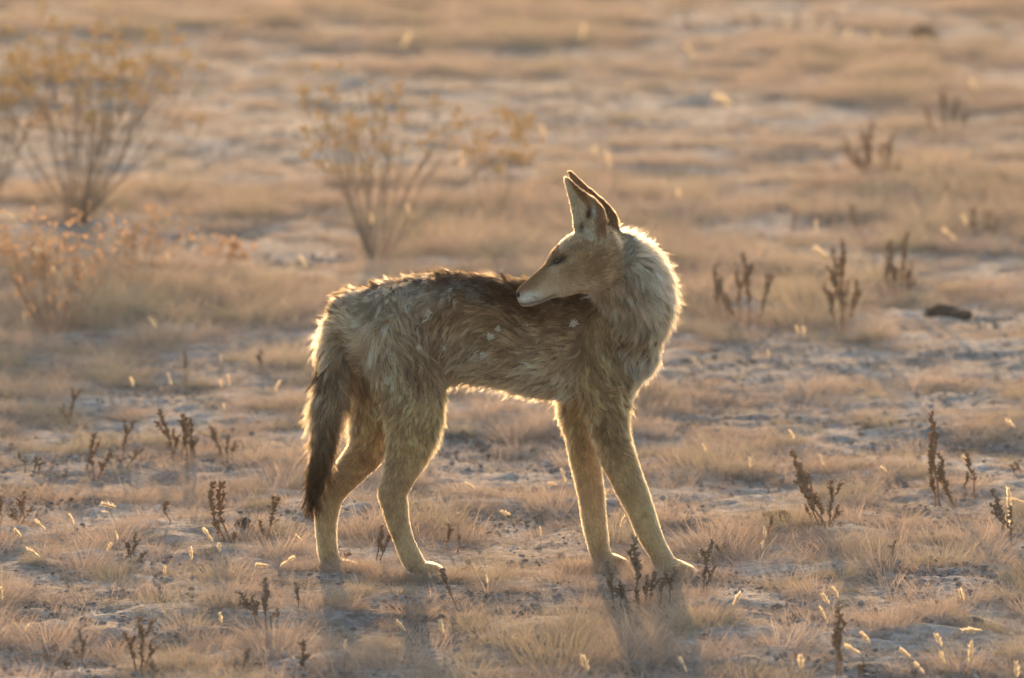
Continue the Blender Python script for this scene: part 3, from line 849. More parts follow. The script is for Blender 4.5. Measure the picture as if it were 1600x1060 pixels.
C1 = np.where(guard[:, None] & (frng.uniform(0, 1, NST) < .35)[:, None], C1 * .35, C1)
rad0 = np.where(SL < .012, .00020, .00026) * np.where(guard, .9, 1)

coyote = link('coyote', None, loc=(0, 0, 0))
tag(coyote, 'coyote standing on dry grass, looking back over its flank, bushy tail hanging', 'coyote')
body = link('body', body_me, coyote)
def fur_part(name, mask, label=None):
    sel = np.where(mask & keep)[0]
    if not len(sel): return
    cu = bpy.data.hair_curves.new(name)
    cu.add_curves([NP_] * len(sel))
    cu.attributes['position'].data.foreach_set('vector', PTS[sel].astype(np.float32).ravel())
    ra = cu.attributes.get('radius') or cu.attributes.new('radius', 'FLOAT', 'POINT')
    prof = np.array([1, 1, .92, .75, .5, .12])
    ra.data.foreach_set('value', (rad0[sel][:, None] * prof[None]).astype(np.float32).ravel())
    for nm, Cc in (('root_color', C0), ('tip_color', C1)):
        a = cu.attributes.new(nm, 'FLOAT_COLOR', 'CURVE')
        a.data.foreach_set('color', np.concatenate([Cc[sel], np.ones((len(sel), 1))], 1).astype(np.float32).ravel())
    cu.materials.append(m_fur)
    o = link(name, cu, coyote)
    if label: tag(o, label)
    return o
isg = lambda *names: np.isin(SG, [LN.index(q) for q in names])
ruff = isg('neck') | (isg('torso') & (spx[:, 0] > 985))
fur_part('back_fur', isg('torso') & ~ruff, 'grizzled brown and grey coat with dark saddle along the back')
fur_part('ruff_fur', ruff, 'thick pale cream ruff around the neck and chest')
fur_part('head_fur', isg('head'), 'tan face with cinnamon muzzle and white lips')
fur_part('ear_fur', isg('ear_near'), 'tall pointed ear with pale inside'); fur_part('ear_fur', isg('ear_far'), 'tall pointed tawny ear')
fur_part('tail_fur', isg('tail'), 'bushy tail with dark brown tip')
for a, b in (('thigh_near', 'paw_hind_near'), ('thigh_far', 'paw_hind_far'), ('fore_near', 'paw_fore_near'), ('fore_far', 'paw_fore_far')):
    fur_part('leg_fur', isg(a, b))
bvh = BVHTree.FromPolygons([tuple(v) for v in BV], [tuple(t) for t in TR])
def surf(px, py):
    d = ray(px, py); h = bvh.ray_cast(Vector(CAMP), Vector(d / np.linalg.norm(d)))
    return h
# eye, nose, whiskers
def lathe_ball(name, r, mat, parent, loc, scl=(1, 1, 1), rot=(0, 0, 0), nu=16, nv_=10):
    bm = bmesh.new(); bmesh.ops.create_uvsphere(bm, u_segments=nu, v_segments=nv_, radius=r)
    me = bpy.data.meshes.new(name); bm.to_mesh(me); bm.free(); me.shade_smooth(); me.materials.append(mat)
    o = link(name, me, parent, loc); o.scale = scl; o.rotation_euler = rot
    return o
h = surf(873, 408)
lathe_ball('eye', .0095, M_EYE, coyote, h[0] - h[1] * .0038, (1.0, .7, .55), (0, R(-25), 0))
p = at(807, 459, -.194)
nose = lathe_ball('nose', .0105, M_NOSE, coyote, Vector(p) + Vector((.0065, 0, -.001)), (.7, .9, .72), (0, R(-20), 0))
wv = []
for k in range(12):
    q = surf(frng.uniform(816, 838), frng.uniform(461, 470))
    if q[0] is None: continue
    a = q[0] - q[1] * .002
    d = (q[1] * .9 + Vector((.75, 0, -.35 + .5 * frng.uniform(-1, 1)))).normalized()
    ln = frng.uniform(.03, .05)
    b = a + d * ln * .55; c = b + (d + Vector((.25, .1, -.35))).normalized() * ln * .45
    me = None
    t = Vector((0, 0, .00022))
    s_ = d.cross(Vector((0, 0, 1))).normalized() * .00022
    V = [a + t, a - t * .6 + s_, a - t * .6 - s_, b + t * .8, b - t * .5 + s_ * .8, b - t * .5 - s_ * .8, c]
    F = [(0, 1, 4, 3), (1, 2, 5, 4), (2, 0, 3, 5), (3, 4, 6), (4, 5, 6), (5, 3, 6)]
    link('whisker', mesh_from('whisker', V, F, M_WHISK), coyote)

# burs caught in the coat
def bur_mesh(seed):
    rr = random.Random(seed); V, F = [], []
    n = 11
    for k in range(n):
        if k < 8: d = Vector((math.cos(k * 6.283 / 8 + rr.uniform(-.2, .2)), rr.uniform(-.55, .1), math.sin(k * 6.283 / 8 + rr.uniform(-.2, .2))))
        else: d = Vector((rr.uniform(-.5, .5), -1, rr.uniform(-.5, .5)))
        d.normalize(); ln = rr.uniform(.005, .0085)
        s = d.cross(Vector((0, 1, .2))).normalized() if abs(d.y) < .9 else Vector((1, 0, 0))
        u_ = d.cross(s).normalized()
        b0 = len(V); w = .0013
        for t, ww in ((0, .5), (.45, 1.0), (1, .08)):
            c = d * ln * t
            V += [c + s * w * ww, c + u_ * w * .5 * ww, c - s * w * ww, c - u_ * w * .5 * ww]
        for i in range(2):
            for j in range(4):
                a = b0 + i * 4 + j; b = b0 + i * 4 + (j + 1) % 4
                F.append((a, b, b + 4, a + 4))
        F.append((b0 + 8, b0 + 9, b0 + 10, b0 + 11))
    return mesh_from('bur', V, F, M_BUR)
BURS = [(605, 467, 1.15, 'pale star-shaped bur stuck in the fur of the upper hip, largest there'), (606, 479, .75, 'small pale bur just below the large star-shaped bur on the hip'),
        (576, 478, .95, 'pale spiky bur stuck in the rump fur above the tail base'), (668, 493, 1.05, 'pale star-shaped bur on the flank beside a short straw bit'),
        (585, 514, .5, 'tiny pale bur in the fur of the rump'), (650, 545, .8, 'pale flattened bur in the fur at the top of the thigh'),
        (693, 539, .75, 'small pale bur in the fur where thigh meets flank'), (612, 592, 1.1, 'pale bur stuck on the near thigh fur, lowest of all burs'),
        (767, 525, 1.0, 'whitish bur on the middle of the ribs, in a cluster of three'), (779, 514, .95, 'yellowish bur on the ribs, topmost of a cluster of three'),
        (757, 548, 1.15, 'pale round bur on the ribs, bottommost of a cluster of three'), (895, 509, 1.1, 'pale bur stuck in the shoulder fur below the jaw')]
bms = [bur_mesh(i) for i in range(4)]
for i, (x, y, s, lb) in enumerate(BURS):
    h = surf(x, y)
    p = h[0] + h[1] * .024
    o = link('bur', bms[i % 4], loc=p - Vector((0, .002, 0)))
    o.rotation_euler = (frng.uniform(-.3, .3), frng.uniform(0, 6.28), frng.uniform(-.4, .4)); o.scale = (s * 1.45,) * 3
    tag(o, lb, 'bur', 'burs caught in the coat')
h = surf(657, 506); p = Vector(h[0] + h[1] * .024)
V = []
for t in (-1, 1):
    c = p + Vector((.008 * t, -.002, .0045 * t))
    V += [c + Vector((0, 0, .0011)), c + Vector((0, -.001, -.0008)), c + Vector((0, .001, -.0008))]
o = link('straw_bit', mesh_from('straw_bit', V, [(0, 1, 4, 3), (1, 2, 5, 4), (2, 0, 3, 5), (0, 2, 1), (3, 4, 5)], M_BUR))
tag(o, 'short pale bit of straw lying in the flank fur', 'straw')

# ------------------------------------------------------------------ dried weeds, seed grasses, shrubs, clods
def tube(P, r0, r1, n=5):
    P = np.asarray(P, float); m = len(P)
    T = np.gradient(P, axis=0); T /= np.linalg.norm(T, axis=1)[:, None] + 1e-12
    ref = np.array((0.31, 0.95, 0.05)); A = np.cross(T, ref); A /= np.linalg.norm(A, axis=1)[:, None] + 1e-12
    B = np.cross(T, A)
    th = np.linspace(0, 2 * np.pi, n, endpoint=False)
    rr = np.linspace(r0, r1, m)[:, None, None]
    V = P[:, None] + rr * (A[:, None] * np.cos(th)[None, :, None] + B[:, None] * np.sin(th)[None, :, None])
    F = []
    for i in range(m - 1):
        for j in range(n):
            a, b = i * n + j, i * n + (j + 1) % n
            F.append((a, b, b + n, a + n))
    F.append(tuple(range(n))[::-1]); F.append(tuple((m - 1) * n + j for j in range(n)))
    return V.reshape(-1, 3), F
class Bag:
    def __init__(s): s.V, s.F, s.n = [], [], 0
    def add(s, V, F):
        s.V.append(np.asarray(V)); s.F += [tuple(i + s.n for i in f) for f in F]; s.n += len(V)
    def mesh(s, name, mat, smooth=False): return mesh_from(name, np.concatenate(s.V), s.F, mat, smooth)
def spindle(c, d, ln, w, n=5):
    d = np.asarray(d, float); d /= np.linalg.norm(d)
    P = np.asarray(c) + d * np.linspace(0, ln, 5)[:, None]
    V, F = tube(P, 1, 1, n)
    V = V.reshape(5, n, 3); prof = np.array([.35, .9, 1, .7, .1]) * w
    V = P[:, None] + (V - P[:, None]) * prof[:, None, None]
    return V.reshape(-1, 3), F
def weed_variant(seed, dens=34):
    """unit stalk 0.1 m tall: bare below, knobbly capsules above"""
    g = np.random.default_rng(seed)
    k = 7; z = np.linspace(-.012, .1, k)
    wob = np.cumsum(g.normal(0, .0035, (k, 2)), 0)
    P = np.concatenate([wob - wob[1], z[:, None]], 1)
    st = Bag(); st.add(*tube(P, .0019, .0010))
    cap = Bag()
    def along(Pl, n, lo, w):
        for q in range(n):
            t = lo + (1 - lo) * g.uniform(0, 1) ** .85
            i = min(int(t * (len(Pl) - 1)), len(Pl) - 2); u_ = t * (len(Pl) - 1) - i
            c = Pl[i] * (1 - u_) + Pl[i + 1] * u_
            a = g.uniform(0, 6.283); el = g.uniform(.3, 1.1)
            d = np.array((math.cos(a) * math.cos(el), math.sin(a) * math.cos(el), math.sin(el)))
            cap.add(*spindle(c, d, g.uniform(.005, .010), g.uniform(.0015, .0029) * w))
    along(P, dens, .38, 1.0)
    for b in range(int(g.integers(0, 4))):
        i = int(g.integers(2, 5)); a = g.uniform(0, 6.283); ln = g.uniform(.02, .045)
        d = np.array((math.cos(a) * .5, math.sin(a) * .5, 1)); d /= np.linalg.norm(d)
        Q = P[i] + d * np.linspace(0, ln, 4)[:, None]; Q[2:, 2] += .003
        st.add(*tube(Q, .0009, .0005, 4)); along(Q, int(dens * .4), .25, .9)
    return st, cap
WEEDS = []
for k in range(7):
    s_, c_ = weed_variant(500 + k, 44 + 8 * (k % 3))
    WEEDS.append([(s_.mesh('stem', m, True), c_.mesh('seed_capsules', m, True)) for m in (M_WEED, M_WEEDD)])
prng = np.random.default_rng(23)
def weed(stalks, label, dark=0, group='dried weed stalks', fat=1.0):
    """stalks: (base px, base py, top px, top py)"""
    b0 = on_ground(np.mean([s[0] for s in stalks]), max(s[1] for s in stalks))
    root = link('dry_weed', None, loc=(b0[0], b0[1], gz(b0[0], b0[1])))
    tag(root, label, 'weed', group)
    for s in stalks:
        b = on_ground(s[0], s[1]); b[1] = b0[1] + np.clip(b[1] - b0[1], -.08, .08)
        z0 = gz(b[0], b[1])
        top = at(s[2], s[3], b[1] + prng.uniform(-.015, .015))
        v = Vector(top) - Vector((b[0], b[1], z0)); h = max(v.length, .02)
        me = WEEDS[int(prng.integers(0, 7))][dark]
        o = link('stem', me[0], root)
        o.rotation_euler = (v.to_track_quat('Z', 'Y') @ Matrix.Rotation(prng.uniform(0, 6.28), 4, 'Z').to_quaternion()).to_euler()
        o.location = Vector((b[0], b[1], z0)) - root.location
        w = min(1.25, max(.75, (h / .1) ** .5)) * fat * 1.12
        o.scale = (w, w, h / .1)
        c = link('seed_capsules', me[1], o)
    return root
DW = 'knobbly brown dried weed'
WLIST = [
 ([(147, 748, 147, 680), (153, 748, 170, 705), (140, 748, 133, 712)], 'low brown dried weed between bare soil patches behind the tail', 0),
 ([(190, 733, 194, 656), (200, 735, 215, 700)], 'slim brown weed stalk with one drooping short side stem', 0),
 ([(273, 725, 253, 640), (278, 726, 270, 672), (282, 726, 288, 668)], 'brown weed of three fanned stalks beside a thicker upright weed', 0),
 ([(293, 726, 292, 648), (298, 726, 303, 655), (303, 727, 306, 690)], 'thick upright brown weed with bunched capsules', 0),
 ([(350, 724, 333, 668), (355, 724, 358, 680), (360, 724, 365, 690)], 'short brown weed leaning apart in a V', 0),
 ([(40, 742, 34, 706), (52, 744, 54, 714), (60, 746, 66, 722)], 'squat dark brown weed on bare soil', 1),
 ([(32, 832, 36, 768), (28, 834, 16, 796), (2, 836, 0, 780)], 'brown weed stalk rising above a wide grass mound', 0),
 ([(350, 852, 345, 755), (358, 852, 356, 757), (344, 852, 335, 812), (362, 852, 368, 830)], 'tall twin-stalked brown weed packed with capsules', 0),
 ([(417, 848, 423, 776), (414, 848, 408, 812)], 'brown weed with a spiralling capsule tip near the tail end', 0),
 ([(266, 832, 265, 786)], 'single short weed stalk beside a low tussock', 0),
 ([(205, 888, 210, 833), (192, 888, 190, 848), (210, 888, 219, 862)], 'small dark weed growing through a grass mound', 1),
 ([(418, 992, 374, 922), (414, 990, 408, 905), (400, 986, 395, 930), (420, 992, 430, 950)], 'bent branching weed leaning over pale grass', 1),
 ([(466, 962, 466, 913)], 'single dark weed stalk below the hind paw', 1),
 ([(220, 1062, 222, 965), (212, 1062, 206, 985), (230, 1062, 236, 1000), (240, 1062, 243, 1030)], 'bushy brown weed with four upright stalks', 0),
 ([(134, 1055, 121, 985), (110, 1058, 104, 1030)], 'thin bent weed stalk over bare soil', 1),
 ([(470, 1062, 478, 1000), (484, 1064, 486, 1030), (478, 1064, 470, 1030)], 'dark bunched weed stub standing in short grass', 1),
 ([(380, 1064, 383, 1015), (372, 1064, 368, 1030)], 'short brown weed pair in short grass', 0),
 ([(588, 880, 592, 822), (594, 880, 606, 832)], 'forked grey weed stalk beside the near hind leg', 1),
 ([(696, 862, 694, 820), (715, 868, 717, 835)], 'pair of small tan weed stalks in front of the belly', 0),
 ([(712, 950, 697, 888)], 'lone thin dark weed stalk on bare soil between the legs', 1),
 ([(532, 882, 530, 850), (538, 884, 544, 862)], 'small grey weed touching the far hind leg', 1),
 ([(960, 955, 943, 880), (972, 957, 968, 905), (984, 958, 975, 918), (995, 956, 996, 838), (1006, 957, 1006, 900), (1016, 958, 1020, 895), (1030, 957, 1038, 890), (1046, 956, 1051, 885), (1000, 958, 990, 925)], 'wide dark cluster of dried weed stalks in front of the front paws', 1),
 ([(1100, 935, 1098, 850), (1104, 936, 1106, 885)], 'thick dark weed stalk just past the near front paw', 1),
 ([(1125, 872, 1118, 848), (1130, 872, 1130, 852)], 'short dark weed stub beyond the front paws', 1),
 ([(1290, 838, 1245, 705), (1280, 836, 1250, 740), (1295, 838, 1303, 752), (1268, 834, 1262, 790), (1300, 838, 1312, 790), (1284, 838, 1282, 775)], 'large many-stemmed brown weed leaning to one side over bare soil', 0),
 ([(1468, 792, 1450, 645), (1462, 792, 1456, 715)], 'tallest single brown weed stalk, slightly bent', 0),
 ([(1492, 797, 1462, 708), (1488, 797, 1478, 745)], 'leaning brown weed stalk thick with capsules', 0),
 ([(1522, 783, 1518, 705), (1508, 782, 1505, 738)], 'upright golden brown weed pair', 0),
 ([(1582, 862, 1546, 768)], 'thin bent dark twig-like weed', 1),
 ([(1202, 855, 1202, 806)], 'single brown weed stub on bare soil', 0),
 ([(1396, 888, 1388, 850)], 'lone short dark weed stalk by a tussock', 1),
 ([(1308, 1064, 1306, 948), (1312, 1064, 1316, 985)], 'stout brown weed stalk with blunt pale top', 0),
 ([(1342, 1064, 1348, 1035)], 'short tan weed stub among seed heads', 0),
 ([(1586, 742, 1582, 725), (1596, 742, 1592, 728)], 'tiny brown weed at a tussock edge', 0),
 ([(1318, 520, 1300, 390), (1314, 520, 1318, 385), (1322, 520, 1330, 440), (1308, 520, 1290, 440)], 'tall reddish brown weed with a bare leaning twig', 0),
 ([(1345, 292, 1322, 215), (1355, 293, 1350, 205), (1365, 293, 1370, 195), (1375, 293, 1385, 225), (1385, 293, 1400, 215), (1360, 293, 1338, 235), (1392, 293, 1408, 250)], 'reddish fan of weed stalks on the far plain', 0),
 ([(1470, 222, 1455, 165), (1480, 223, 1478, 145), (1490, 223, 1492, 150), (1500, 223, 1508, 175)], 'far upright weed clump with a dark base', 0),
 ([(1125, 505, 1115, 415), (1140, 506, 1130, 440), (1155, 507, 1150, 425), (1170, 506, 1175, 400), (1185, 505, 1195, 430), (1148, 507, 1140, 460)], 'sparse reddish weed clump behind the chest', 0),
 ([(1400, 462, 1395, 378), (1408, 462, 1410, 365), (1414, 463, 1420, 410), (1392, 462, 1382, 400)], 'reddish weed clump beyond bare soil, medium height', 0),
 ([(1350, 372, 1340, 320), (1240, 372, 1236, 332)], 'thin far pair of reddish weed stalks', 0),
 ([(1525, 375, 1518, 325), (1540, 376, 1545, 330), (1553, 376, 1556, 340)], 'far weed clump near pale seed heads', 0),
 ([(1490, 330, 1484, 285)], 'far single weed stalk beyond the reddish clumps', 0),
 ([(108, 655, 112, 607), (102, 656, 100, 630)], 'small reddish weed in pale low grass', 0),
 ([(410, 582, 405, 545)], 'thin dark weed stalk behind the tail', 1),
 ([(290, 590, 286, 548)], 'thin dark weed stalk on the pale grass', 1),
 ([(1190, 60, 1180, 20), (1215, 62, 1215, 25), (1240, 62, 1250, 18), (1270, 62, 1280, 25), (1300, 62, 1310, 35)], 'far dark low weed thicket near the top of the plain', 1),
 ([(1440, 68, 1436, 35), (1450, 68, 1455, 32)], 'far dark weed stub alone on the plain', 1),
 ([(1082, 60, 1070, 20), (1140, 60, 1150, 30)], 'far pair of spaced weed stalks', 0),
]
free = list(TUSS)
for st_, lb, dk in WLIST:
    w_ = weed(st_, lb, dk)
    # the mound that stands against this weed is told by it
    near_t = min(free, key=lambda o: (o.location - w_.location).length)
    if (near_t.location - w_.location).length < .11:
        near_t['label'] = 'dry grass mound at the foot of the ' + ' '.join(lb.split()[:8]); free.remove(near_t)
for p_, lb in zip(PAWS, ('near hind paw', 'far hind paw', 'near front paw', 'far front paw')):
    near_t = min(free, key=lambda o: (o.location - Vector(p_)).length)
    if (near_t.location - Vector((p_[0], p_[1], 0))).length < .16:
        near_t['label'] = 'dry grass mound beside the ' + lb + ' of the coyote'; free.remove(near_t)

# ---- seed-head grasses: thin stem, silky spike
def spike_mesh(seed, ln, wd, n=60):
    g = np.random.default_rng(seed); V, F = [], []
    for k in range(n):
        t = k / n; a = g.uniform(0, 6.283); z = ln * t * .85
        d = np.array((math.cos(a), math.sin(a), g.uniform(.9, 2.4))); d /= np.linalg.norm(d)
        l_ = wd * g.uniform(.7, 2.0) * (1 - .5 * abs(t - .4))
        s = np.cross(d, (.3, .5, .8)); s /= np.linalg.norm(s); s = s * .0010
        c = np.array((0, 0, z)); b = len(V)
        V += [c - s, c + s, c + d * l_ * .6 + s * 1.3, c + d * l_ * .6 - s * 1.3, c + d * l_]
        F += [(b, b + 1, b + 2, b + 3), (b + 3, b + 2, b + 4)]
    P = np.stack([np.zeros(4), np.zeros(4), np.linspace(0, ln, 4)], 1)
    V2, F2 = tube(P, .0009, .0004, 4)
    F += [tuple(i + len(V) for i in f) for f in F2]; V = V + list(V2)
    return mesh_from('seed_head', V, F, M_SEED)
SPIKES = [spike_mesh(700 + k, .026 + .006 * (k % 3), .0075 + .001 * (k % 2)) for k in range(5)]
# head px, direction of the head in the picture plane (deg, 90 = up), base offset px, size
HEADS = [(175, 792, 170, 25, 40, 1.2), (113, 815, 115, 12, 45, .8), (67, 825, 135, 25, 45, .8), (30, 836, 125, 15, 50, .9), (57, 868, 150, 35, 40, .95), (170, 857, 60, 5, 40, .8), (182, 838, 100, 6, 45, .6),
 (329, 842, 125, 10, 40, .9), (343, 858, 100, 4, 30, .7), (299, 870, 95, 3, 36, .8), (257, 892, 90, 4, 34, .7), (416, 884, 175, 12, 20, .9), (443, 882, 35, -8, 28, .9), (467, 842, 130, 10, 40, .7), (165, 800, 170, 30, 40, .5),
 (240, 508, 125, 15, 40, 1.1), (207, 600, 110, 12, 42, .8), (266, 596, 110, 14, 40, .8), (346, 600, 95, 0, 45, .7), (358, 597, 100, 3, 48, .8), (38, 497, 95, 0, 40, .9), (433, 607, 65, -12, 40, .9), (345, 560, 100, 0, 30, .5), (350, 634, 95, 6, 40, .5),
 (738, 762, 150, 12, 24, .8), (792, 803, 155, 14, 22, .8), (866, 757, 165, 10, 18, .7), (882, 748, 110, 5, 30, .8), (850, 768, 100, 0, 26, .6), (972, 818, 70, 0, 40, .8), (948, 770, 60, -6, 30, .6), (760, 905, 95, 0, 30, .5), (845, 832, 95, 0, 30, .5),
 (1290, 402, 145, 30, 60, 1.9), (1140, 163, 150, 30, 40, 2.4), (1256, 522, 95, 4, 34, 1.0), (1246, 518, 105, 8, 36, .8), (1488, 372, 135, 14, 30, 1.4), (1508, 348, 115, 10, 40, 1.3), (1275, 357, 95, 0, 40, 1.2), (1522, 136, 110, 6, 36, 1.7),
 (1238, 682, 120, 14, 40, .8), (1285, 722, 110, 6, 30, .7), (1382, 735, 140, 10, 24, .7), (1582, 665, 140, 16, 30, 1.0), (1510, 722, 125, 8, 40, 1.0), (1596, 785, 170, 20, 20, 1.0), (1577, 795, 92, 2, 50, 1.3), (1574, 825, 92, 3, 30, 1.2),
 (1148, 942, 60, -12, 40, .9), (1292, 940, 125, 14, 40, .9), (1307, 930, 120, 8, 50, .8), (1287, 962, 115, 8, 46, .7), (1503, 935, 105, 6, 50, .9), (1530, 986, 178, 22, 24, 1.2), (1468, 1005, 115, 8, 45, .9), (1356, 1002, 130, 14, 42, .9), (1340, 1020, 150, 18, 36, .9), (1418, 1025, 140, 16, 36, .9), (1516, 1030, 85, -2, 40, 1.2), (1588, 1052, 95, 0, 36, 1.0), (1474, 1032, 110, 6, 40, .7), (1440, 1048, 130, 10, 36, .7), (1252, 1040, 95, 3, 36, .9), (1195, 835, 95, 0, 30, .7), (1192, 855, 85, 0, 20, .7),
 (720, 258, 95, 0, 50, 1.7), (950, 258, 100, 0, 36, 1.7), (632, 70, 60, 0, 34, 2.4), (70, 408, 125, 10, 60, 1.6), (62, 402, 135, 10, 62, 1.5), (80, 422, 100, 4, 60, 1.3), (28, 355, 130, 12, 60, 1.6), (930, 240, 95, 0, 30, 1.3), (910, 55, 80, 0, 30, 2.0), (1325, 55, 70, 0, 30, 1.7), (850, 210, 110, 0, 30, 1.3), (640, 335, 110, 8, 46, 1.2), (580, 345, 100, 4, 40, 1.2), (475, 412, 120, 10, 36, 1.1), (262, 405, 110, 10, 40, 1.1), (1370, 60, 110, 5, 30, 1.6), (1080, 85, 120, 8, 30, 1.6), (1060, 305, 95, 0, 30, 1.1), (1200, 555, 95, 0, 30, .8), (1085, 565, 95, 0, 30, .7), (1100, 700, 110, 4, 30, .6), (1172, 725, 100, 4, 30, .6), (690, 985, 100, 6, 50, .9), (630, 982, 130, 10, 40, .8), (916, 1044, 110, 8, 40, 1.1), (540, 1010, 85, 0, 50, .6), (1070, 1045, 115, 6, 30, .8), (345, 968, 100, 3, 40, .7), (40, 985, 60, 0, 30, .6), (2, 935, 95, 0, 30, 1.0)]
for i, (hx, hy, ang, bx_, by_, sz) in enumerate(HEADS):
    b = on_ground(hx + bx_ * .9, hy + by_)
    z0 = gz(b[0], b[1])
    hp = at(hx + 6 * -math.cos(R(ang)), hy + 6 * math.sin(R(ang)), b[1] + prng.uniform(-.02, .0))
    root = link('seed_stalk', None, loc=(b[0], b[1], z0))
    far = b[1] > 3.5
    tag(root, f"{'large' if sz > 1.25 else 'small' if sz < .75 else 'mid-sized'} pale seed head {'lying nearly flat' if ang > 155 or ang < 40 else 'standing upright' if 80 < ang < 106 else 'leaning over'} on a thin stem {'far behind the coyote' if far else 'among the tussocks'}", 'seed head', 'far seed heads' if far else 'near seed heads')
    e = np.array(hp) - np.array((b[0], b[1], z0))
    t = np.linspace(0, 1, 7)[:, None]
    P = np.array((0, 0, -.01)) * (1 - t) + e * t + np.array((0, 0, 1.0)) * (.25 * np.linalg.norm(e[:2]) * (t * (1 - t)) * 2)
    st_ = Bag(); st_.add(*tube(P, .0008, .0005, 4))
    link('stem', st_.mesh('stem', M_STRAW), root)
    sh = link('seed_head', SPIKES[i % 5], root, tuple(e))
    dv = Vector((math.cos(R(ang)), prng.uniform(-.35, .35), math.sin(R(ang))))
    sh.rotation_euler = dv.to_track_quat('Z', 'Y').to_euler()
    sh.scale = (sz * .95,) * 2 + (sz * 1.1,)

# ---- shrubs
def flower_mesh(seed, r, nflo, mat):
    g = np.random.default_rng(seed); bag = Bag()
    for k in range(nflo):
        a = g.uniform(0, 6.283); rr = r * math.sqrt(g.uniform(0, 1))
        c = np.array((math.cos(a) * rr, math.sin(a) * rr, g.uniform(-.3, .5) * r * (1 - .5 * rr / r)))
        d = np.array((c[0] * .8 / r, c[1] * .8 / r, 1.0)) + g.normal(0, .3, 3)
        for q in range(3):
            bag.add(*spindle(c, d + g.normal(0, .45, 3), r * g.uniform(.3, .5), r * g.uniform(.07, .13), 4))
        bag.add(*tube(np.stack([np.array((0, 0, -r * 1.2)), c * np.array((.5, .5, .5)), c]), .0006, .0004, 3))
    return bag.mesh('flower_head', mat)
FLOW = [flower_mesh(800 + k, .016 + .003 * k, 14, M_FLOWER) for k in range(4)]
def leafy_bag(g, pts, n, size):
    bag = Bag()
    for k in range(n):
        c = pts[int(g.integers(0, len(pts)))] + g.normal(0, .006, 3)
        d = g.normal(0, 1, 3) + np.array((0, 0, .5)); d /= np.linalg.norm(d)
        s = np.cross(d, g.normal(0, 1, 3)); s /= np.linalg.norm(s); w = size * g.uniform(.18, .32); l_ = size * g.uniform(.6, 1.2)
        nn = np.cross(d, s) * size * .08
        bag.add([c, c + d * l_ * .45 + s * w, c + d * l_, c + d * l_ * .45 - s * w, c + d * l_ * .5 + nn], [(0, 1, 4), (1, 2, 4), (2, 3, 4), (3, 0, 4)])
    return bag
def shrub(base, spread, height, label, seed, nmain=9, heads=True, nleaf=0, leafmat=None, headscale=1.0, tips=None, twig=M_TWIG, lean=0.0, maxlev=2):
    g = np.random.default_rng(seed)
    b = on_ground(*base); z0 = gz(b[0], b[1])
    root = link('shrub', None, loc=(b[0], b[1], z0)); tag(root, label, 'shrub', 'shrubs on the plain')
    for mi in range(nmain):
        bag = Bag(); tipl = []; lpts = []
        a = g.uniform(0, 6.283); out = spread * (.15 + .85 * (mi + .5) / nmain) * g.uniform(.8, 1.1)
        sx = math.cos(a + mi * 2.4) ; sy = math.sin(a + mi * 2.4)
        def grow(p, d, ln, r0, lev):
            n = 5; P = [p]; dd = d.copy()
            for k in range(n):
                dd = dd + g.normal(0, .10, 3) + np.array((0, 0, .06)); dd /= np.linalg.norm(dd)
                P.append(P[-1] + dd * ln / n)
            P = np.array(P); bag.add(*tube(P, r0, r0 * .5, 4)); lpts.extend(P[2:])
            if lev < maxlev:
                for q in range(int(g.integers(2, 4))):
                    i = int(g.integers(3, n + 1)); nd = dd + g.normal(0, .38, 3) * np.array((1, 1, .4)); nd /= np.linalg.norm(nd)
                    grow(P[i], nd, ln * g.uniform(.3, .6), r0 * .5, lev + 1)
            else: tipl.append((P[-1], dd))
        d0 = np.array((sx * out + lean, sy * out * .8, height * .8)); L0 = np.linalg.norm(d0) * .68; d0 /= np.linalg.norm(d0)
        grow(np.array((sx * .02, sy * .02, -.015)), d0, L0, .0019 * height / .5, 0)
        br = link('branch', bag.mesh('branch', twig), root)
        if nleaf:
            link('leaves', leafy_bag(g, lpts, nleaf, .022).mesh('leaves', leafmat), br)
        if heads:
            for (p, d) in tipl:
                if g.uniform() < .7:
                    f = link('flower_head', FLOW[int(g.integers(0, 4))], br, tuple(p))
                    f.rotation_euler = (g.normal(0, .3), g.normal(0, .3), g.uniform(0, 6.28)); s = headscale * g.uniform(.6, 1.15); f.scale = (s,) * 3
    return root
shrub((120, 352), .56, .70, 'large bare-stemmed shrub with many round dry yellow flower heads', 31, 40, headscale=.95)
shrub((-30, 330), .40, .62, 'second bare shrub with yellow flower heads growing against the largest shrub', 33, 24, headscale=.95)
shrub((590, 408), .34, .64, 'open shrub with sparse yellow flower heads behind the coyote back', 37, 22, headscale=.95)
shrub((770, 345), .20, .42, 'small thin shrub with few flower heads beside the coyote muzzle', 41, 6, headscale=1.25)
shrub((90, 525), .28, .36, 'low leafy shrub with reddish dry leaves in front of the large shrub', 43, 26, heads=False, nleaf=22, leafmat=M_REDLEAF, twig=M_WEED)
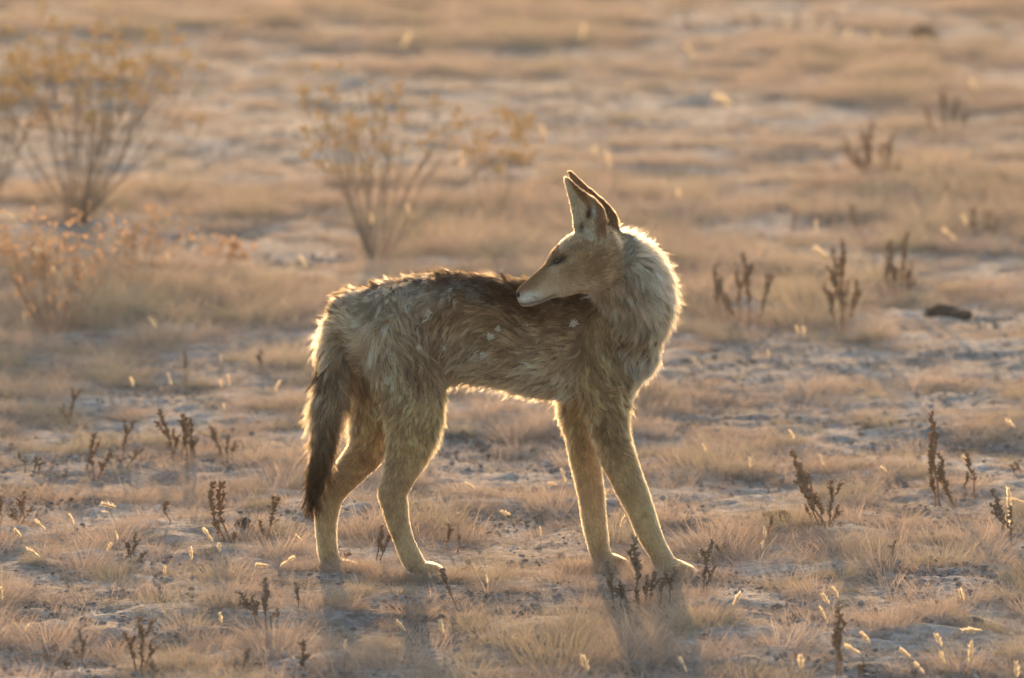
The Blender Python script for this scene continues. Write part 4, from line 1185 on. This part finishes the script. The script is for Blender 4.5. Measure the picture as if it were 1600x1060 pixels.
shrub((215, 470), .22, .28, 'small sparse shrub with scattered tan and red dry leaves', 47, 18, heads=False, nleaf=14, leafmat=M_REDLEAF, twig=M_WEED)
shrub((345, 428), .08, .13, 'tiny dark shrub with curled orange leaves on bare soil', 53, 7, heads=False, nleaf=22, leafmat=M_REDLEAF, twig=M_WEEDD)

# ---- dark clods
def clod(px, py, r, label, sq=.6):
    b = on_ground(px, py); bm = bmesh.new(); bmesh.ops.create_icosphere(bm, subdivisions=3, radius=1)
    V = np.array([v.co[:] for v in bm.verts]); s = 1 + .35 * fbm(V + px, .9, 3, 5) + .15 * vnoise(V + py, .25, 9)
    for v, k in zip(bm.verts, s): v.co = Vector((v.co.x * k * r, v.co.y * k * r, v.co.z * k * r * sq))
    me = bpy.data.meshes.new('soil_clod'); bm.to_mesh(me); bm.free(); me.shade_smooth(); me.materials.append(M_CLOD)
    o = link('soil_clod', me, loc=(b[0], b[1], gz(b[0], b[1]) + r * .2)); tag(o, label, 'clod', 'dark clods on the soil')
clod(1470, 492, .045, 'dark lumpy clod on bare soil near tall reddish weeds', .7)
clod(1498, 496, .035, 'smaller dark clod touching the lumpy clod on bare soil', .5)
clod(1445, 66, .06, 'far dark clod at the foot of a weed stub', .8)
clod(380, 832, .018, 'small dark clod beside the twin-stalked weed', .9)
clod(388, 836, .014, 'smallest dark clod beside the twin-stalked weed', .8)
clod(1215, 822, .03, 'flat dark clod on soil near the large leaning weed', .4)


# ------------------------------------------------------------------ dusty air, lit from behind
bm = bmesh.new(); bmesh.ops.create_cube(bm, size=1)
hz = bpy.data.meshes.new('haze'); bm.to_mesh(hz); bm.free()
mh, N, L = new_mat('dusty_air')
ho = N.new('ShaderNodeOutputMaterial'); pv = N.new('ShaderNodeVolumePrincipled')
pv.inputs['Color'].default_value = (.92, .90, .88, 1); pv.inputs['Density'].default_value = 0.0006; pv.inputs['Anisotropy'].default_value = 0.4
L.new(pv.outputs[0], ho.inputs['Volume'])
hz.materials.append(mh)
haze = link('haze', hz, loc=(0, 10, 1.0)); haze.scale = (3800, 3800, 4.2)
tag(haze, 'thin dusty air glowing in the low sun', kind='stuff')
